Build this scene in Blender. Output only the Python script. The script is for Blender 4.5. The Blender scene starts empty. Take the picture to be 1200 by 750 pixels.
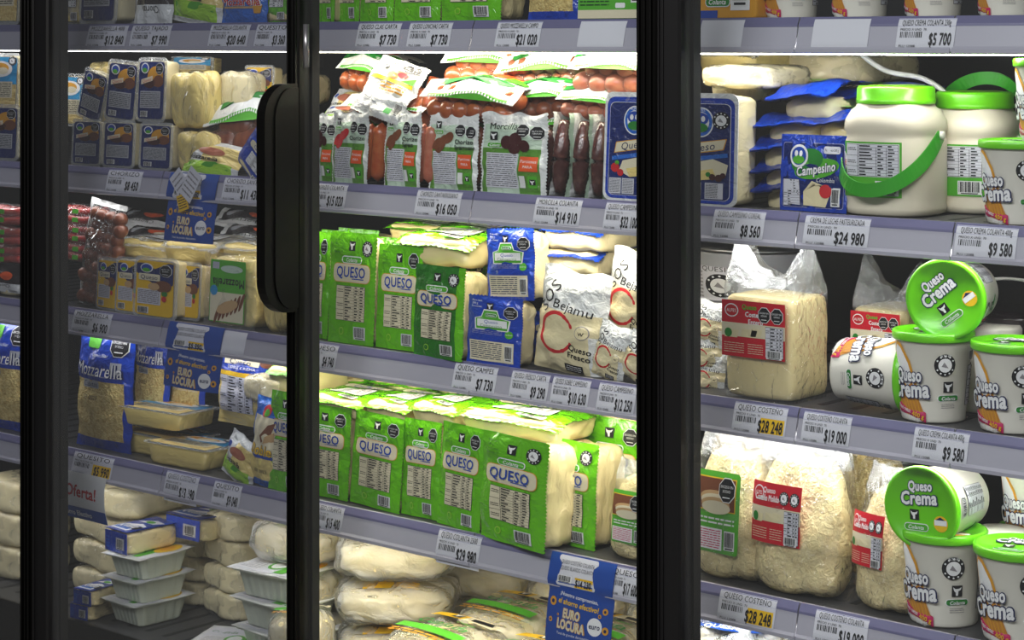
import bpy, math, random
from mathutils import Vector, Matrix, noise
sc = bpy.context.scene
COL = sc.collection
PI = math.pi
# ---------------------------------------------------------------- camera, world, light, exposure
F = 2400.0; VPX = 2750.0; HOR = 50.0
AL = math.atan(F / VPX); CA, SA = math.cos(AL), math.sin(AL)
D = 2.462; ZE = 1.60
cd = bpy.data.cameras.new('camera'); cam = bpy.data.objects.new('camera', cd); COL.objects.link(cam)
cam.location = (0, -D, ZE); cam.rotation_euler = (PI / 2, 0, AL)
cd.sensor_width = 36; cd.lens = 36 * F / 1200; cd.shift_y = -(375 - HOR) / 1200
cd.clip_start = .05; sc.camera = cam
w = bpy.data.worlds.new('store'); sc.world = w; w.use_nodes = True
w.node_tree.nodes['Background'].inputs[0].default_value = (.80, .80, .84, 1)
w.node_tree.nodes['Background'].inputs[1].default_value = .055
def area(name, loc, target, sx, sy, power, col):
    l = bpy.data.lights.new(name, 'AREA'); l.shape = 'RECTANGLE'; l.size = sx; l.size_y = sy; l.energy = power; l.color = col
    o = bpy.data.objects.new(name, l); COL.objects.link(o); o.location = loc
    o.rotation_euler = (Vector(target) - Vector(loc)).to_track_quat('-Z', 'Y').to_euler(); return o
area('aisle_ceiling_light', (-1.2, -2.6, 3.0), (-1.9, 0, .9), 3.2, .5, 100, (1, .97, .92))
LED = 27                       # strength of the shelf strip lamps
vs = sc.view_settings; vs.view_transform = 'Standard'; vs.look = 'None'; vs.gamma = 1; vs.use_curve_mapping = False
vs.exposure = 0.0
sc.cycles.transparent_max_bounces = 24; sc.cycles.max_bounces = 8
sc.cycles.sample_clamp_indirect = 4

def X_at(px, Y=0.0):
    t = (px - 600) / F
    return (Y + D) * (t * CA - SA) / (CA + t * SA)
def dep(X, Y): return -X * SA + (Y + D) * CA
def Z_at(px, py, Y=0.0): return ZE - (py - HOR) / F * dep(X_at(px, Y), Y)
SH = [1.634, 1.357, 1.079, .802, .465]      # shelf tops

# ---------------------------------------------------------------- materials
def lin(c): return tuple(((x / 255) / 12.92 if x <= 10 else ((x / 255 + .055) / 1.055) ** 2.4) for x in c) + (1,)
MAT = {}
def N(nt, t, **kw):
    n = nt.nodes.new(t)
    for k, v in kw.items():
        if k in n.inputs: n.inputs[k].default_value = v
        else: setattr(n, k, v)
    return n
def principled(name, col, rough=.5, spec=.5, coat=0, bump=None, metal=0, vary=None, emis=0, stretch=None):
    m = bpy.data.materials.new(name); m.use_nodes = True; nt = m.node_tree
    b = nt.nodes['Principled BSDF']; b.inputs['Base Color'].default_value = lin(col); b.inputs['Roughness'].default_value = rough
    b.inputs['Specular IOR Level'].default_value = spec; b.inputs['Coat Weight'].default_value = coat; b.inputs['Coat Roughness'].default_value = .12
    b.inputs['Metallic'].default_value = metal
    if emis: b.inputs['Emission Color'].default_value = lin(col); b.inputs['Emission Strength'].default_value = emis
    tc = N(nt, 'ShaderNodeTexCoord'); src = tc.outputs['Object']
    if stretch:
        mp = N(nt, 'ShaderNodeMapping'); mp.inputs['Scale'].default_value = stretch; nt.links.new(src, mp.inputs[0]); src = mp.outputs[0]
    if bump:
        sc_, st, dist = bump
        n = N(nt, 'ShaderNodeTexNoise'); n.inputs['Scale'].default_value = sc_; n.inputs['Detail'].default_value = 3; n.inputs['Distortion'].default_value = .6
        nt.links.new(src, n.inputs['Vector'])
        bp = N(nt, 'ShaderNodeBump'); bp.inputs['Strength'].default_value = st; bp.inputs['Distance'].default_value = dist
        nt.links.new(n.outputs['Fac'], bp.inputs['Height']); nt.links.new(bp.outputs[0], b.inputs['Normal'])
        if coat: nt.links.new(bp.outputs[0], b.inputs['Coat Normal'])
    if vary:
        sc_, c2, lo, hi = vary
        n = N(nt, 'ShaderNodeTexNoise'); n.inputs['Scale'].default_value = sc_; n.inputs['Detail'].default_value = 5
        nt.links.new(src, n.inputs['Vector'])
        r = N(nt, 'ShaderNodeValToRGB'); r.color_ramp.elements[0].color = lin(col); r.color_ramp.elements[1].color = lin(c2)
        r.color_ramp.elements[0].position = lo; r.color_ramp.elements[1].position = hi
        nt.links.new(n.outputs['Fac'], r.inputs[0]); nt.links.new(r.outputs[0], b.inputs['Base Color'])
    return m
def film(name, tint, haze, scale=40, gloss=.1, bump=.004, ior=1.5, stretch=None):
    m = bpy.data.materials.new(name); m.use_nodes = True; nt = m.node_tree; nt.nodes.clear()
    out = N(nt, 'ShaderNodeOutputMaterial'); tr = N(nt, 'ShaderNodeBsdfTransparent'); tr.inputs[0].default_value = lin(tint)
    di = N(nt, 'ShaderNodeBsdfDiffuse'); di.inputs[0].default_value = lin((235, 238, 240)); gl = N(nt, 'ShaderNodeBsdfGlossy'); gl.inputs['Roughness'].default_value = gloss
    m1 = N(nt, 'ShaderNodeMixShader'); m1.inputs[0].default_value = haze
    m2 = N(nt, 'ShaderNodeMixShader'); fr = N(nt, 'ShaderNodeFresnel'); fr.inputs[0].default_value = ior
    L = nt.links.new
    if bump:
        tc = N(nt, 'ShaderNodeTexCoord'); n = N(nt, 'ShaderNodeTexNoise'); n.inputs['Scale'].default_value = scale; n.inputs['Detail'].default_value = 3; n.inputs['Distortion'].default_value = 1.2
        src = tc.outputs['Object']
        if stretch:
            mp = N(nt, 'ShaderNodeMapping'); mp.inputs['Scale'].default_value = stretch; L(src, mp.inputs[0]); src = mp.outputs[0]
        L(src, n.inputs['Vector']); bp = N(nt, 'ShaderNodeBump'); bp.inputs['Strength'].default_value = 1; bp.inputs['Distance'].default_value = bump
        L(n.outputs['Fac'], bp.inputs['Height']); L(bp.outputs[0], gl.inputs['Normal']); L(bp.outputs[0], fr.inputs['Normal']); L(bp.outputs[0], di.inputs['Normal'])
    L(tr.outputs[0], m1.inputs[1]); L(di.outputs[0], m1.inputs[2]); ge = N(nt, 'ShaderNodeNewGeometry'); su = N(nt, 'ShaderNodeMath'); su.operation = 'SUBTRACT'; su.inputs[0].default_value = 1; L(ge.outputs['Backfacing'], su.inputs[1])
    mu = N(nt, 'ShaderNodeMath'); mu.operation = 'MULTIPLY'; L(fr.outputs[0], mu.inputs[0]); L(su.outputs[0], mu.inputs[1]); L(mu.outputs[0], m2.inputs[0]); L(m1.outputs[0], m2.inputs[1]); L(gl.outputs[0], m2.inputs[2]); L(m2.outputs[0], out.inputs[0])
    return m
WR = (42, .9, .007)
DEFS = {
 'green': ((104, 196, 12), .26, .5, .8, WR), 'green_dark': ((34, 120, 24), .3, .5, .4, WR), 'green_light': ((170, 225, 60), .3, .5, .4, WR),
 'green_mid': ((92, 150, 52), .3, .5, .5, WR), 'green_lid': ((112, 214, 18), .32, .5, .3, None), 'blue_film': ((18, 62, 176), .28, .5, .5, WR), 'blue_dark': ((10, 34, 104), .3, .5, .4, WR),
 'blue_mid': ((28, 105, 205), .3, .5, .4, WR), 'blue_sky': ((40, 150, 205), .3, .5, .3, WR), 'white_film': ((236, 238, 236), .28, .5, .5, WR),
 'white_matte': ((238, 238, 236), .5, .4, 0, None), 'paper': ((222, 222, 230), .5, .4, 0, None), 'grey_print': ((150, 146, 150), .5, .4, 0, None),
 'cream_label': ((232, 222, 190), .45, .4, 0, None), 'ink': ((26, 26, 30), .45, .4, 0, None), 'ink_blue': ((24, 70, 170), .45, .4, 0, None),
 'ink_navy': ((22, 32, 84), .45, .4, 0, None), 'white': ((245, 245, 245), .45, .4, 0, None), 'ink_green': ((34, 130, 44), .45, .4, 0, None),
 'ink_dgreen': ((20, 74, 22), .45, .4, 0, None), 'leaf': ((84, 176, 44), .45, .4, 0, None), 'mint': ((200, 222, 200), .4, .4, .2, WR), 'yellow': ((244, 196, 28), .45, .4, 0, None),
 'gold': ((222, 158, 40), .45, .4, 0, None), 'orange': ((232, 92, 40), .45, .4, 0, None), 'red': ((206, 24, 44), .42, .4, .2, None), 'magenta': ((196, 22, 92), .45, .4, 0, None),
 'redink': ((200, 30, 40), .5, .4, 0, None), 'brown_print': ((122, 70, 44), .45, .4, 0, None), 'tan_print': ((206, 168, 118), .45, .4, 0, None),
 'wine': ((70, 26, 28), .4, .4, .3, None), 'cone': ((206, 140, 48), .45, .4, 0, None), 'lilac': ((150, 152, 196), .5, .4, 0, None),
 'silver': ((188, 190, 196), .3, .5, .3, None), 'tub_white': ((240, 236, 222), .38, .5, .2, None), 'jar_white': ((234, 224, 200), .42, .5, .15, None),
 'strap_green': ((52, 158, 34), .35, .5, .3, None), 'tray_white': ((200, 206, 186), .35, .5, .3, (60, .2, .001)), 'black_plastic': ((5, 5, 5), .4, .25, 0, (300, .15, .0004)),
 'frame_black': ((4, 4, 4), .4, .22, 0, None), 'frame_grey': ((22, 22, 24), .5, .25, 0, None), 'gasket': ((4, 4, 4), .6, .3, 0, None),
 'shelf_metal': ((64, 64, 66), .42, .5, 0, (90, .1, .001)), 'rail': ((180, 178, 190), .3, .5, .25, None), 'rail_strip': ((112, 110, 146), .35, .5, .2, None),
 'dark_wall': ((22, 24, 28), .5, .4, 0, None), 'floor_tile': ((150, 148, 142), .4, .5, 0, None), 'sign_blue': ((18, 70, 160), .4, .5, .2, None),
 'cable_white': ((210, 210, 205), .4, .5, 0, None), 'steel': ((150, 150, 155), .3, .5, 0, None), 'dark_pack': ((38, 30, 34), .25, .5, .5, WR),
}
def M(n):
    if n in MAT: return MAT[n]
    if n in DEFS:
        c, r, s, co, b = DEFS[n]; m = principled(n, c, r, s, co, b, metal=.8 if n == 'steel' else 0)
    elif n == 'cheese': m = principled(n, (240, 222, 166), .4, .4, .5, (20, .5, .002), vary=(9, (228, 204, 142), .35, .8))
    elif n == 'cheese_white': m = principled(n, (240, 228, 186), .36, .4, .6, (26, .7, .006), vary=(10, (234, 218, 168), .3, .8))
    elif n == 'cheese_yellow': m = principled(n, (240, 216, 134), .36, .4, .6, (30, .9, .01))
    elif n == 'cheese_wrinkle': m = principled(n, (242, 226, 172), .34, .4, .5, (75, .8, .007), vary=(14, (232, 208, 146), .35, .8), stretch=(1, 1, .35))
    elif n == 'cheese_grated': m = principled(n, (240, 216, 142), .6, .3, .15, (190, .9, .006), vary=(150, (200, 164, 90), .4, .75))
    elif n == 'cheese_curd': m = principled(n, (240, 222, 166), .5, .3, .2, (110, .9, .005), vary=(45, (222, 196, 138), .4, .8))
    elif n == 'sausage': m = principled(n, (178, 100, 56), .3, .5, .5, (60, .4, .002), vary=(40, (160, 68, 34), .35, .7))
    elif n == 'sausage_brown': m = principled(n, (138, 80, 52), .35, .5, .4, (60, .4, .002), vary=(50, (110, 56, 40), .35, .7))
    elif n == 'sausage_pink': m = principled(n, (190, 120, 94), .35, .5, .4, (60, .4, .002), vary=(50, (176, 92, 70), .35, .7))
    elif n == 'sausage_dark': m = principled(n, (74, 40, 38), .25, .5, .6, (60, .5, .003), vary=(70, (110, 70, 62), .5, .8))
    elif n == 'sausage_red': m = principled(n, (176, 42, 34), .3, .5, .6, (60, .4, .002))
    elif n == 'film_clear': m = film(n, (253, 253, 252), .045, 40, .09, .014)
    elif n == 'film_hazy': m = film(n, (250, 250, 248), .26, 30, .16, .012)
    elif n == 'film_milky': m = film(n, (252, 250, 240), .3, 26, .16, .016)
    elif n == 'pane': m = film(n, (242, 244, 246), .012, 3, .02, 0, 1.35)
    elif n == 'pane_hazy': m = film(n, (226, 228, 232), .026, 3, .02, 0, 1.35)
    elif n == 'led_L': m = principled(n, (250, 246, 238), emis=LED * .42)
    elif n == 'led_M': m = principled(n, (255, 244, 218), emis=LED * 1.1)
    elif n == 'led_R': m = principled(n, (250, 246, 240), emis=LED * .85)
    else: raise KeyError(n)
    MAT[n] = m; return m

# ---------------------------------------------------------------- mesh builder
class MB:
    def __init__(s): s.v = []; s.f = []; s.m = []; s.s = []; s.names = []
    def mi(s, n):
        if n not in s.names: s.names.append(n)
        return s.names.index(n)
    def add(s, vs, fs, mat, smooth=True):
        b = len(s.v); s.v += [tuple(p) for p in vs]; mf = callable(mat)
        for i, f in enumerate(fs):
            s.f.append([b + j for j in f]); s.m.append(s.mi(mat(i) if mf else mat)); s.s.append(smooth)
        return s
    def mesh(s, name):
        me = bpy.data.meshes.new(name); me.from_pydata(s.v, [], s.f)
        for n in s.names: me.materials.append(M(n))
        me.polygons.foreach_set('material_index', s.m); me.polygons.foreach_set('use_smooth', s.s); me.update(); return me
    def box(s, x0, y0, z0, x1, y1, z1, mat, bev=0):
        if bev:
            return s.loft([(inset_rr(x0, z0, x1, z1, bev, bev), y0), (inset_rr(x0, z0, x1, z1, 0, bev), y0 + bev), (inset_rr(x0, z0, x1, z1, 0, bev), y1 - bev), (inset_rr(x0, z0, x1, z1, bev, bev), y1)], mat, smooth=False)
        v = [(x, y, z) for x in (x0, x1) for y in (y0, y1) for z in (z0, z1)]
        return s.add(v, [(0, 1, 3, 2), (4, 6, 7, 5), (0, 4, 5, 1), (2, 3, 7, 6), (0, 2, 6, 4), (1, 5, 7, 3)], mat, False)
    def loft(s, rings, mat, cap=True, smooth=True):      # rings: (list of (x,z), y)
        n = len(rings[0][0]); v = []; f = []
        for pts, y in rings: v += [(p[0], y, p[1]) for p in pts]
        for r in range(len(rings) - 1):
            for i in range(n):
                j = (i + 1) % n; f.append((r * n + i, r * n + j, (r + 1) * n + j, (r + 1) * n + i))
        b = len(s.v); s.add(v, f, mat, smooth)
        if cap:
            k = (len(rings) - 1) * n
            s.f.append([b + i for i in range(n)][::-1]); s.m.append(s.mi(mat if not callable(mat) else mat(0))); s.s.append(False)
            s.f.append([b + k + i for i in range(n)]); s.m.append(s.mi(mat if not callable(mat) else mat(0))); s.s.append(False)
        return s
    def prism(s, pts, axis, a, b_, mat, smooth=False):    # polygon extruded along an axis ('x' : pts are (y,z); 'z' : pts are (x,y))
        n = len(pts)
        mk = {'x': lambda p, t: (t, p[0], p[1]), 'z': lambda p, t: (p[0], p[1], t), 'y': lambda p, t: (p[0], t, p[1])}[axis]
        v = [mk(p, a) for p in pts] + [mk(p, b_) for p in pts]
        f = [(i, (i + 1) % n, n + (i + 1) % n, n + i) for i in range(n)] + [tuple(range(n))[::-1], tuple(range(n, 2 * n))]
        return s.add(v, f, mat, smooth)
    def tube(s, pts, r, mat, seg=8, cap=True, radii=None):
        v = []; f = []; n = len(pts); up = Vector((0, 0, 1))
        for i, p in enumerate(pts):
            p = Vector(p); t = (Vector(pts[min(i + 1, n - 1)]) - Vector(pts[max(i - 1, 0)])).normalized()
            a = t.cross(up)
            if a.length < 1e-3: a = t.cross(Vector((1, 0, 0)))
            a.normalize(); b = t.cross(a); rr = radii[i] if radii else r
            for k in range(seg):
                q = 2 * PI * k / seg; v.append(p + a * rr * math.cos(q) + b * rr * math.sin(q))
        for i in range(n - 1):
            for k in range(seg):
                l = (k + 1) % seg; f.append((i * seg + k, i * seg + l, (i + 1) * seg + l, (i + 1) * seg + k))
        if cap: f += [tuple(range(seg))[::-1], tuple((n - 1) * seg + k for k in range(seg))]
        return s.add(v, f, mat)
    def lathe(s, prof, mat, seg=40, k=2.0, cx=0, cy=0):    # prof (r,z[,mat])
        v = []; f = []; ms = []
        for p in prof:
            for i in range(seg):
                q = 2 * PI * i / seg; c, n = math.cos(q), math.sin(q); g = (abs(c) ** k + abs(n) ** k) ** (-1 / k) if k != 2 else 1
                v.append((cx + p[0] * g * c, cy + p[0] * g * n, p[1]))
        for r in range(len(prof) - 1):
            for i in range(seg):
                j = (i + 1) % seg; f.append((r * seg + i, r * seg + j, (r + 1) * seg + j, (r + 1) * seg + i)); ms.append(prof[r + 1][2] if len(prof[r + 1]) > 2 else mat)
        return s.add(v, f, lambda i: ms[i])
    def grid(s, nx, nz, fn, mat, smooth=True, flip=False):   # fn(a,b) a,b in 0..1 -> xyz ; mat str or fn(a,b)
        v = [fn(i / nx, j / nz) for j in range(nz + 1) for i in range(nx + 1)]; f = []; ms = []
        for j in range(nz):
            for i in range(nx):
                q = (j * (nx + 1) + i, j * (nx + 1) + i + 1, (j + 1) * (nx + 1) + i + 1, (j + 1) * (nx + 1) + i)
                f.append(q[::-1] if flip else q); ms.append(mat((i + .5) / nx, (j + .5) / nz) if callable(mat) else mat)
        return s.add(v, f, lambda i: ms[i], smooth)
    def blob(s, c, sx, sy, sz, mat, k=6, n=10, amp=0, freq=20, seed=0, fn=None):   # half sizes
        v = []; f = []; idx = {}
        def vert(p):
            key = tuple(round(q * n) for q in p)
            if key in idx: return idx[key]
            q = [abs(t) for t in p]; L = sum(t ** k for t in q) ** (1 / k)
            e = Vector((p[0] / L * sx, p[1] / L * sy, p[2] / L * sz))
            if fn: e = Vector(fn(e.x / sx, e.y / sy, e.z / sz, e))
            if amp: e += Vector((p[0], p[1], p[2])) * amp * noise.noise(Vector((e.x * freq + seed, e.y * freq, e.z * freq + seed * 3)))
            v.append((c[0] + e.x, c[1] + e.y, c[2] + e.z)); idx[key] = len(v) - 1; return idx[key]
        for ax in range(3):
            for sg in (-1, 1):
                for i in range(n):
                    for j in range(n):
                        q = []
                        for (a, b) in ((i, j), (i + 1, j), (i + 1, j + 1), (i, j + 1)):
                            p = [0, 0, 0]; p[ax] = sg; p[(ax + 1) % 3] = 2 * a / n - 1; p[(ax + 2) % 3] = 2 * b / n - 1
                            q.append(vert(p))
                        f.append(tuple(q if sg > 0 else q[::-1]))
        return s.add(v, f, mat)
def inset_rr(x0, z0, x1, z1, ins, r, seg=4):
    x0 += ins; z0 += ins; x1 -= ins; z1 -= ins; r = max(r - ins * .5, .0003); r = min(r, (x1 - x0) / 2, (z1 - z0) / 2); p = []
    for (cx, cz, a0) in ((x1 - r, z1 - r, 0), (x0 + r, z1 - r, 90), (x0 + r, z0 + r, 180), (x1 - r, z0 + r, 270)):
        for i in range(seg + 1):
            a = math.radians(a0 + 90 * i / seg); p.append((cx + r * math.cos(a), cz + r * math.sin(a)))
    return p

# ---------------------------------------------------------------- text
TX = {}
def text_mesh(s, bold, ital):
    key = (s, bold, ital)
    if key in TX: return TX[key]
    c = bpy.data.curves.new('t', 'FONT'); c.body = s; c.size = 1; c.resolution_u = 2; c.fill_mode = 'FRONT'; c.shear = ital; c.space_character = 1.03
    o = bpy.data.objects.new('t', c); me = bpy.data.meshes.new_from_object(o)
    v = [(p.co.x, p.co.y) for p in me.vertices]; f = [tuple(p.vertices) for p in me.polygons]
    bpy.data.objects.remove(o); bpy.data.curves.remove(c); bpy.data.meshes.remove(me)
    if not v: v = [(0, 0)]
    n0 = len(v); v0, f0 = v, f; v = list(v0); f = list(f0); N_ = 0 if bold < .015 else (4 if bold < .045 else 8); r_ = bold if bold < .04 else bold * .8
    for i in range(N_):                 # heavier strokes: the letters repeated around their outline
        q = 2 * PI * (i + .5) / N_; b0 = len(v); v += [(a + r_ * math.cos(q), b + r_ * math.sin(q), (i + 1) * .000035) for a, b in v0]; f += [tuple(b0 + j for j in g) for g in f0]
    x0 = min(p[0] for p in v); x1 = max(p[0] for p in v); TX[key] = (v, f, x0, x1); return TX[key]
LV = .00045
class Dec:
    """printing that follows a surface: fm(x, z, off) -> xyz"""
    def __init__(s, mb, fm, step=.008, lift=None):
        s.mb = mb; s.fm = fm; s.step = step; s.lift = (.0011 if step <= .01 or getattr(fm, 'soft', 0) else 0) if lift is None else lift
    def rect(s, x0, z0, x1, z1, mat, lv=1):
        nx = max(1, int(abs(x1 - x0) / s.step + .5)); nz = max(1, int(abs(z1 - z0) / s.step + .5))
        s.mb.grid(nx, nz, lambda a, b: s.fm(x0 + a * (x1 - x0), z0 + b * (z1 - z0), s.lift + lv * LV), mat)
    def poly(s, pts, mat, lv=1, rings=1):
        cx = sum(p[0] for p in pts) / len(pts); cz = sum(p[1] for p in pts) / len(pts); n = len(pts)
        v = [s.fm(cx, cz, s.lift + lv * LV)]; f = []
        for r in range(1, rings + 1):
            v += [s.fm(cx + (p[0] - cx) * r / rings, cz + (p[1] - cz) * r / rings, s.lift + lv * LV) for p in pts]
        for i in range(n): f.append((0, 1 + i, 1 + (i + 1) % n))
        for r in range(rings - 1):
            for i in range(n):
                j = (i + 1) % n; f.append((1 + r * n + i, 1 + (r + 1) * n + i, 1 + (r + 1) * n + j, 1 + r * n + j))
        s.mb.add(v, f, mat)
    def ell(s, cx, cz, rx, rz, mat, lv=1, n=20, rot=0):
        c, d = math.cos(rot), math.sin(rot)
        s.poly([(cx + rx * math.cos(q) * c - rz * math.sin(q) * d, cz + rx * math.cos(q) * d + rz * math.sin(q) * c) for q in [2 * PI * i / n for i in range(n)]], mat, lv, max(1, int(max(rx, rz) / s.step)))
    def rr(s, x0, z0, x1, z1, r, mat, lv=1):
        s.poly(inset_rr(x0, z0, x1, z1, 0, r), mat, lv, max(1, int(max(x1 - x0, z1 - z0) / 2 / s.step)))
    def text(s, t, cx, cz, h, mat, lv=2, maxw=None, bold=.012, ital=0, rot=0, al='c', out=None, outw=.05):
        if out: s.text(t, cx, cz, h, out, lv, maxw and maxw * 1.06, outw, ital, rot, al); lv = lv + 1; bold = min(bold, .05)
        v, f, x0, x1 = text_mesh(t, bold, ital); sc_ = h / .7; sx = sc_
        if maxw and (x1 - x0) * sx > maxw: sx = maxw / (x1 - x0)
        ox = {'c': (x0 + x1) / 2, 'l': x0, 'r': x1}[al]; c, d = math.cos(rot), math.sin(rot); p = []
        for pt in v:
            a, b = pt[0], pt[1]; e_ = pt[2] if len(pt) > 2 else 0
            a = (a - ox) * sx; b = (b - .35) * sc_
            p.append(s.fm(cx + a * c - b * d, cz + a * d + b * c, s.lift + lv * LV + e_))
        s.mb.add(p, f, mat, False)
    def lines(s, x0, z0, x1, z1, n, mat, lv=2, seed=1, fill=.5, dash=True):   # fine print
        rn = random.Random(seed); hh = (z1 - z0) / n
        for i in range(n):
            z = z1 - hh * (i + .5); x = x0
            while x < x1 - .001:
                l = (x1 - x0) * rn.uniform(.08, .3) if dash else x1 - x0
                e = min(x + l, x1); s.rect(x, z - hh * fill / 2, e, z + hh * fill / 2, mat, lv); x = e + (x1 - x0) * .03
    def table(s, x0, z0, x1, z1, rows=11, seed=2, lv=1, bg='paper', ink='ink'):
        s.rect(x0, z0, x1, z1, ink, lv); e = .0006; s.rect(x0 + e, z0 + e, x1 - e, z1 - e, bg, lv + 1)
        rn = random.Random(seed); W = x1 - x0; xs = x0 + W * .27; hh = (z1 - z0) / rows
        s.rect(xs, z0, xs + .0006, z1, ink, lv + 2)
        for c in (.62, .8): s.rect(x0 + W * c, z0, x0 + W * c + .0005, z1 - hh, ink, lv + 2)
        for i in range(1, rows): s.rect(xs, z0 + i * hh, x1, z0 + i * hh + .0004, ink, lv + 2)
        for i in range(rows):
            zc = z0 + (i + .5) * hh
            s.rect(xs + W * .03, zc - hh * .2, xs + W * rn.uniform(.12, .3), zc + hh * .2, ink, lv + 2)
            for c in (.65, .83): s.rect(x0 + W * c, zc - hh * .2, x0 + W * (c + rn.uniform(.05, .12)), zc + hh * .2, ink, lv + 2)
        for q in (.85, .45, .15): s.lines(x0 + W * .04, z0 + (z1 - z0) * (q - .06), xs - W * .03, z0 + (z1 - z0) * (q + .06), 2, ink, lv + 2, seed, .35)
        s.rect(x0, z0 + (z1 - z0) * .64, xs, z0 + (z1 - z0) * .64 + .0005, ink, lv + 2); s.rect(x0, z0 + (z1 - z0) * .3, xs, z0 + (z1 - z0) * .3 + .0005, ink, lv + 2)
    def barcode(s, x0, z0, x1, z1, lv=1, seed=3, n=16):
        s.rect(x0, z0, x1, z1, 'white_matte', lv); rn = random.Random(seed); W = x1 - x0; x = x0 + W * .06; st = W * .88 / n
        for i in range(n):
            s.rect(x, z0 + (z1 - z0) * .18, x + st * rn.choice((.35, .5, .75)), z1 - (z1 - z0) * .06, 'ink', lv + 1); x += st
        s.rect(x0 + W * .15, z0 + (z1 - z0) * .05, x1 - W * .15, z0 + (z1 - z0) * .12, 'ink', lv + 1)
    def cow(s, cx, cz, r, lv=2):
        s.rect(cx - r, cz - r, cx + r, cz + r, 'ink', lv)
        P = [(-.8, .75), (-.35, .4), (.3, .45), (.8, .7), (.55, .15), (.2, .05), (.15, -.8), (-.25, -.8), (-.3, -.25), (-.6, .1)]
        s.poly([(cx + p[0] * r, cz + p[1] * r) for p in P], 'white', lv + 1)
    def seal(s, cx, cz, r, lv=2, words=('EXCESO EN', 'SODIO')):       # black octagon warning
        o = lambda q: [(cx + q * math.cos(PI / 8 + i * PI / 4), cz + q * math.sin(PI / 8 + i * PI / 4)) for i in range(8)]
        s.poly(o(r * 1.08), 'white', lv); s.poly(o(r), 'ink', lv + 1)
        for i, t in enumerate(words): s.text(t, cx, cz + r * (.28 - .36 * i), r * .22, 'white', lv + 2, r * 1.5)
        s.rect(cx - r * .45, cz - r * .62, cx + r * .45, cz - r * .54, 'white', lv + 2)
    def ring(s, cx, cz, r, lv=2):                # round black seal, white middle
        s.ell(cx, cz, r, r, 'ink', lv); s.ell(cx, cz, r * .62, r * .62, 'white', lv + 1); s.poly([(cx - r * .35, cz - r * .1), (cx - r * .1, cz + r * .3), (cx + r * .3, cz - r * .25)], 'grey_print', lv + 2)
        for i in range(12):
            q = 2 * PI * i / 12
            if i in (0, 6): continue
            s.ell(cx + r * .81 * math.cos(q), cz + r * .81 * math.sin(q), r * .09, r * .09, 'white', lv + 1, 5)
    def badge(s, cx, cz, w_, lv=2, txt='Colanta', mat='ink_green', edge='white', h=.3):
        s.rr(cx - w_ / 2, cz - w_ * h / 2, cx + w_ / 2, cz + w_ * h / 2, w_ * h / 2, edge, lv)
        q = w_ * .03; s.rr(cx - w_ / 2 + q, cz - w_ * h / 2 + q, cx + w_ / 2 - q, cz + w_ * h / 2 - q, w_ * h / 2, mat, lv + 1)
        s.text(txt, cx, cz, w_ * h * .5, 'white', lv + 2, w_ * .84, .02, .2)
# ---------------------------------------------------------------- objects
def link(name, data, parent=None, loc=(0, 0, 0)):
    o = bpy.data.objects.new(name, data); COL.objects.link(o); o.location = loc
    if parent: o.parent = parent
    return o
def prop(o, label=None, cat=None, group=None, kind=None):
    if label: o['label'] = label
    if cat: o['category'] = cat
    if group: o['group'] = group
    if kind: o['kind'] = kind
    return o
# a product is (name, category, [part...]);  part = (name, MB or mesh, [sub-parts], label or None, matrix or None)
PROTO = {}
def proto(key):
    if key not in PROTO:
        name, cat, ref, parts = BUILD[key]()
        def fix(p):
            p = list(p) + [None] * (5 - len(p)); me = p[1].mesh(p[0]) if isinstance(p[1], MB) else p[1]
            return (p[0], me, [fix(q) for q in (p[2] or [])], p[3], p[4])
        PROTO[key] = (name, cat, ref, [fix(p) for p in parts])
    return PROTO[key]
def spawn(key, label, loc, yaw=0, pitch=0, roll=0, spin=0, scale=(1, 1, 1), group=None):
    name, cat, ref, parts = proto(key)
    root = link(name, None); root.empty_display_size = .03
    R = math.radians
    root.matrix_world = Matrix.Translation(loc) @ Matrix.Rotation(R(yaw), 4, 'Z') @ Matrix.Rotation(R(pitch), 4, 'X') @ Matrix.Rotation(R(roll), 4, 'Y') @ Matrix.Rotation(R(spin), 4, 'Z') @ Matrix.Diagonal((*scale, 1))
    prop(root, label, cat, group)
    def rec(p, par):
        o = link(p[0], p[1], par)
        if p[3]: o['label'] = p[3]
        if p[4] is not None: o.matrix_local = p[4]
        for q in p[2]: rec(q, o)
    for p in parts: rec(p, root)
    return root
def front_fit(xl, xr, Y, yaw):
    X0 = X_at(xl, Y); t = (xr - 600) / F; cy, sy = math.cos(math.radians(yaw)), math.sin(math.radians(yaw))
    A0 = X0 * (CA + t * SA) + (Y + D) * (SA - t * CA); Ad = cy * (CA + t * SA) + sy * (SA - t * CA)
    w_ = -A0 / Ad; return X0 + w_ * cy / 2, Y + w_ * sy / 2, w_
def stand(key, label, xl, xr, hpx, k, Y=.02, yaw=0, pitch=-3, roll=0, t=None, py=None, group=None):
    """an upright pack whose front spans xl..xr and is hpx high; k = shelf, py = its foot when it stands on something else"""
    cx, cy, w_ = front_fit(xl, xr, Y, yaw); ref = proto(key)[2]; d = dep(cx, cy); h = hpx * d / F
    z = SH[k] + .001 if py is None else ZE - (py - HOR) / F * d
    ty = t / ref[2] if t else (w_ / ref[0] + h / ref[1]) / 2
    return spawn(key, label, (cx, cy, z), yaw, pitch, roll, 0, (w_ / ref[0], ty, h / ref[1]), group)
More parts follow.
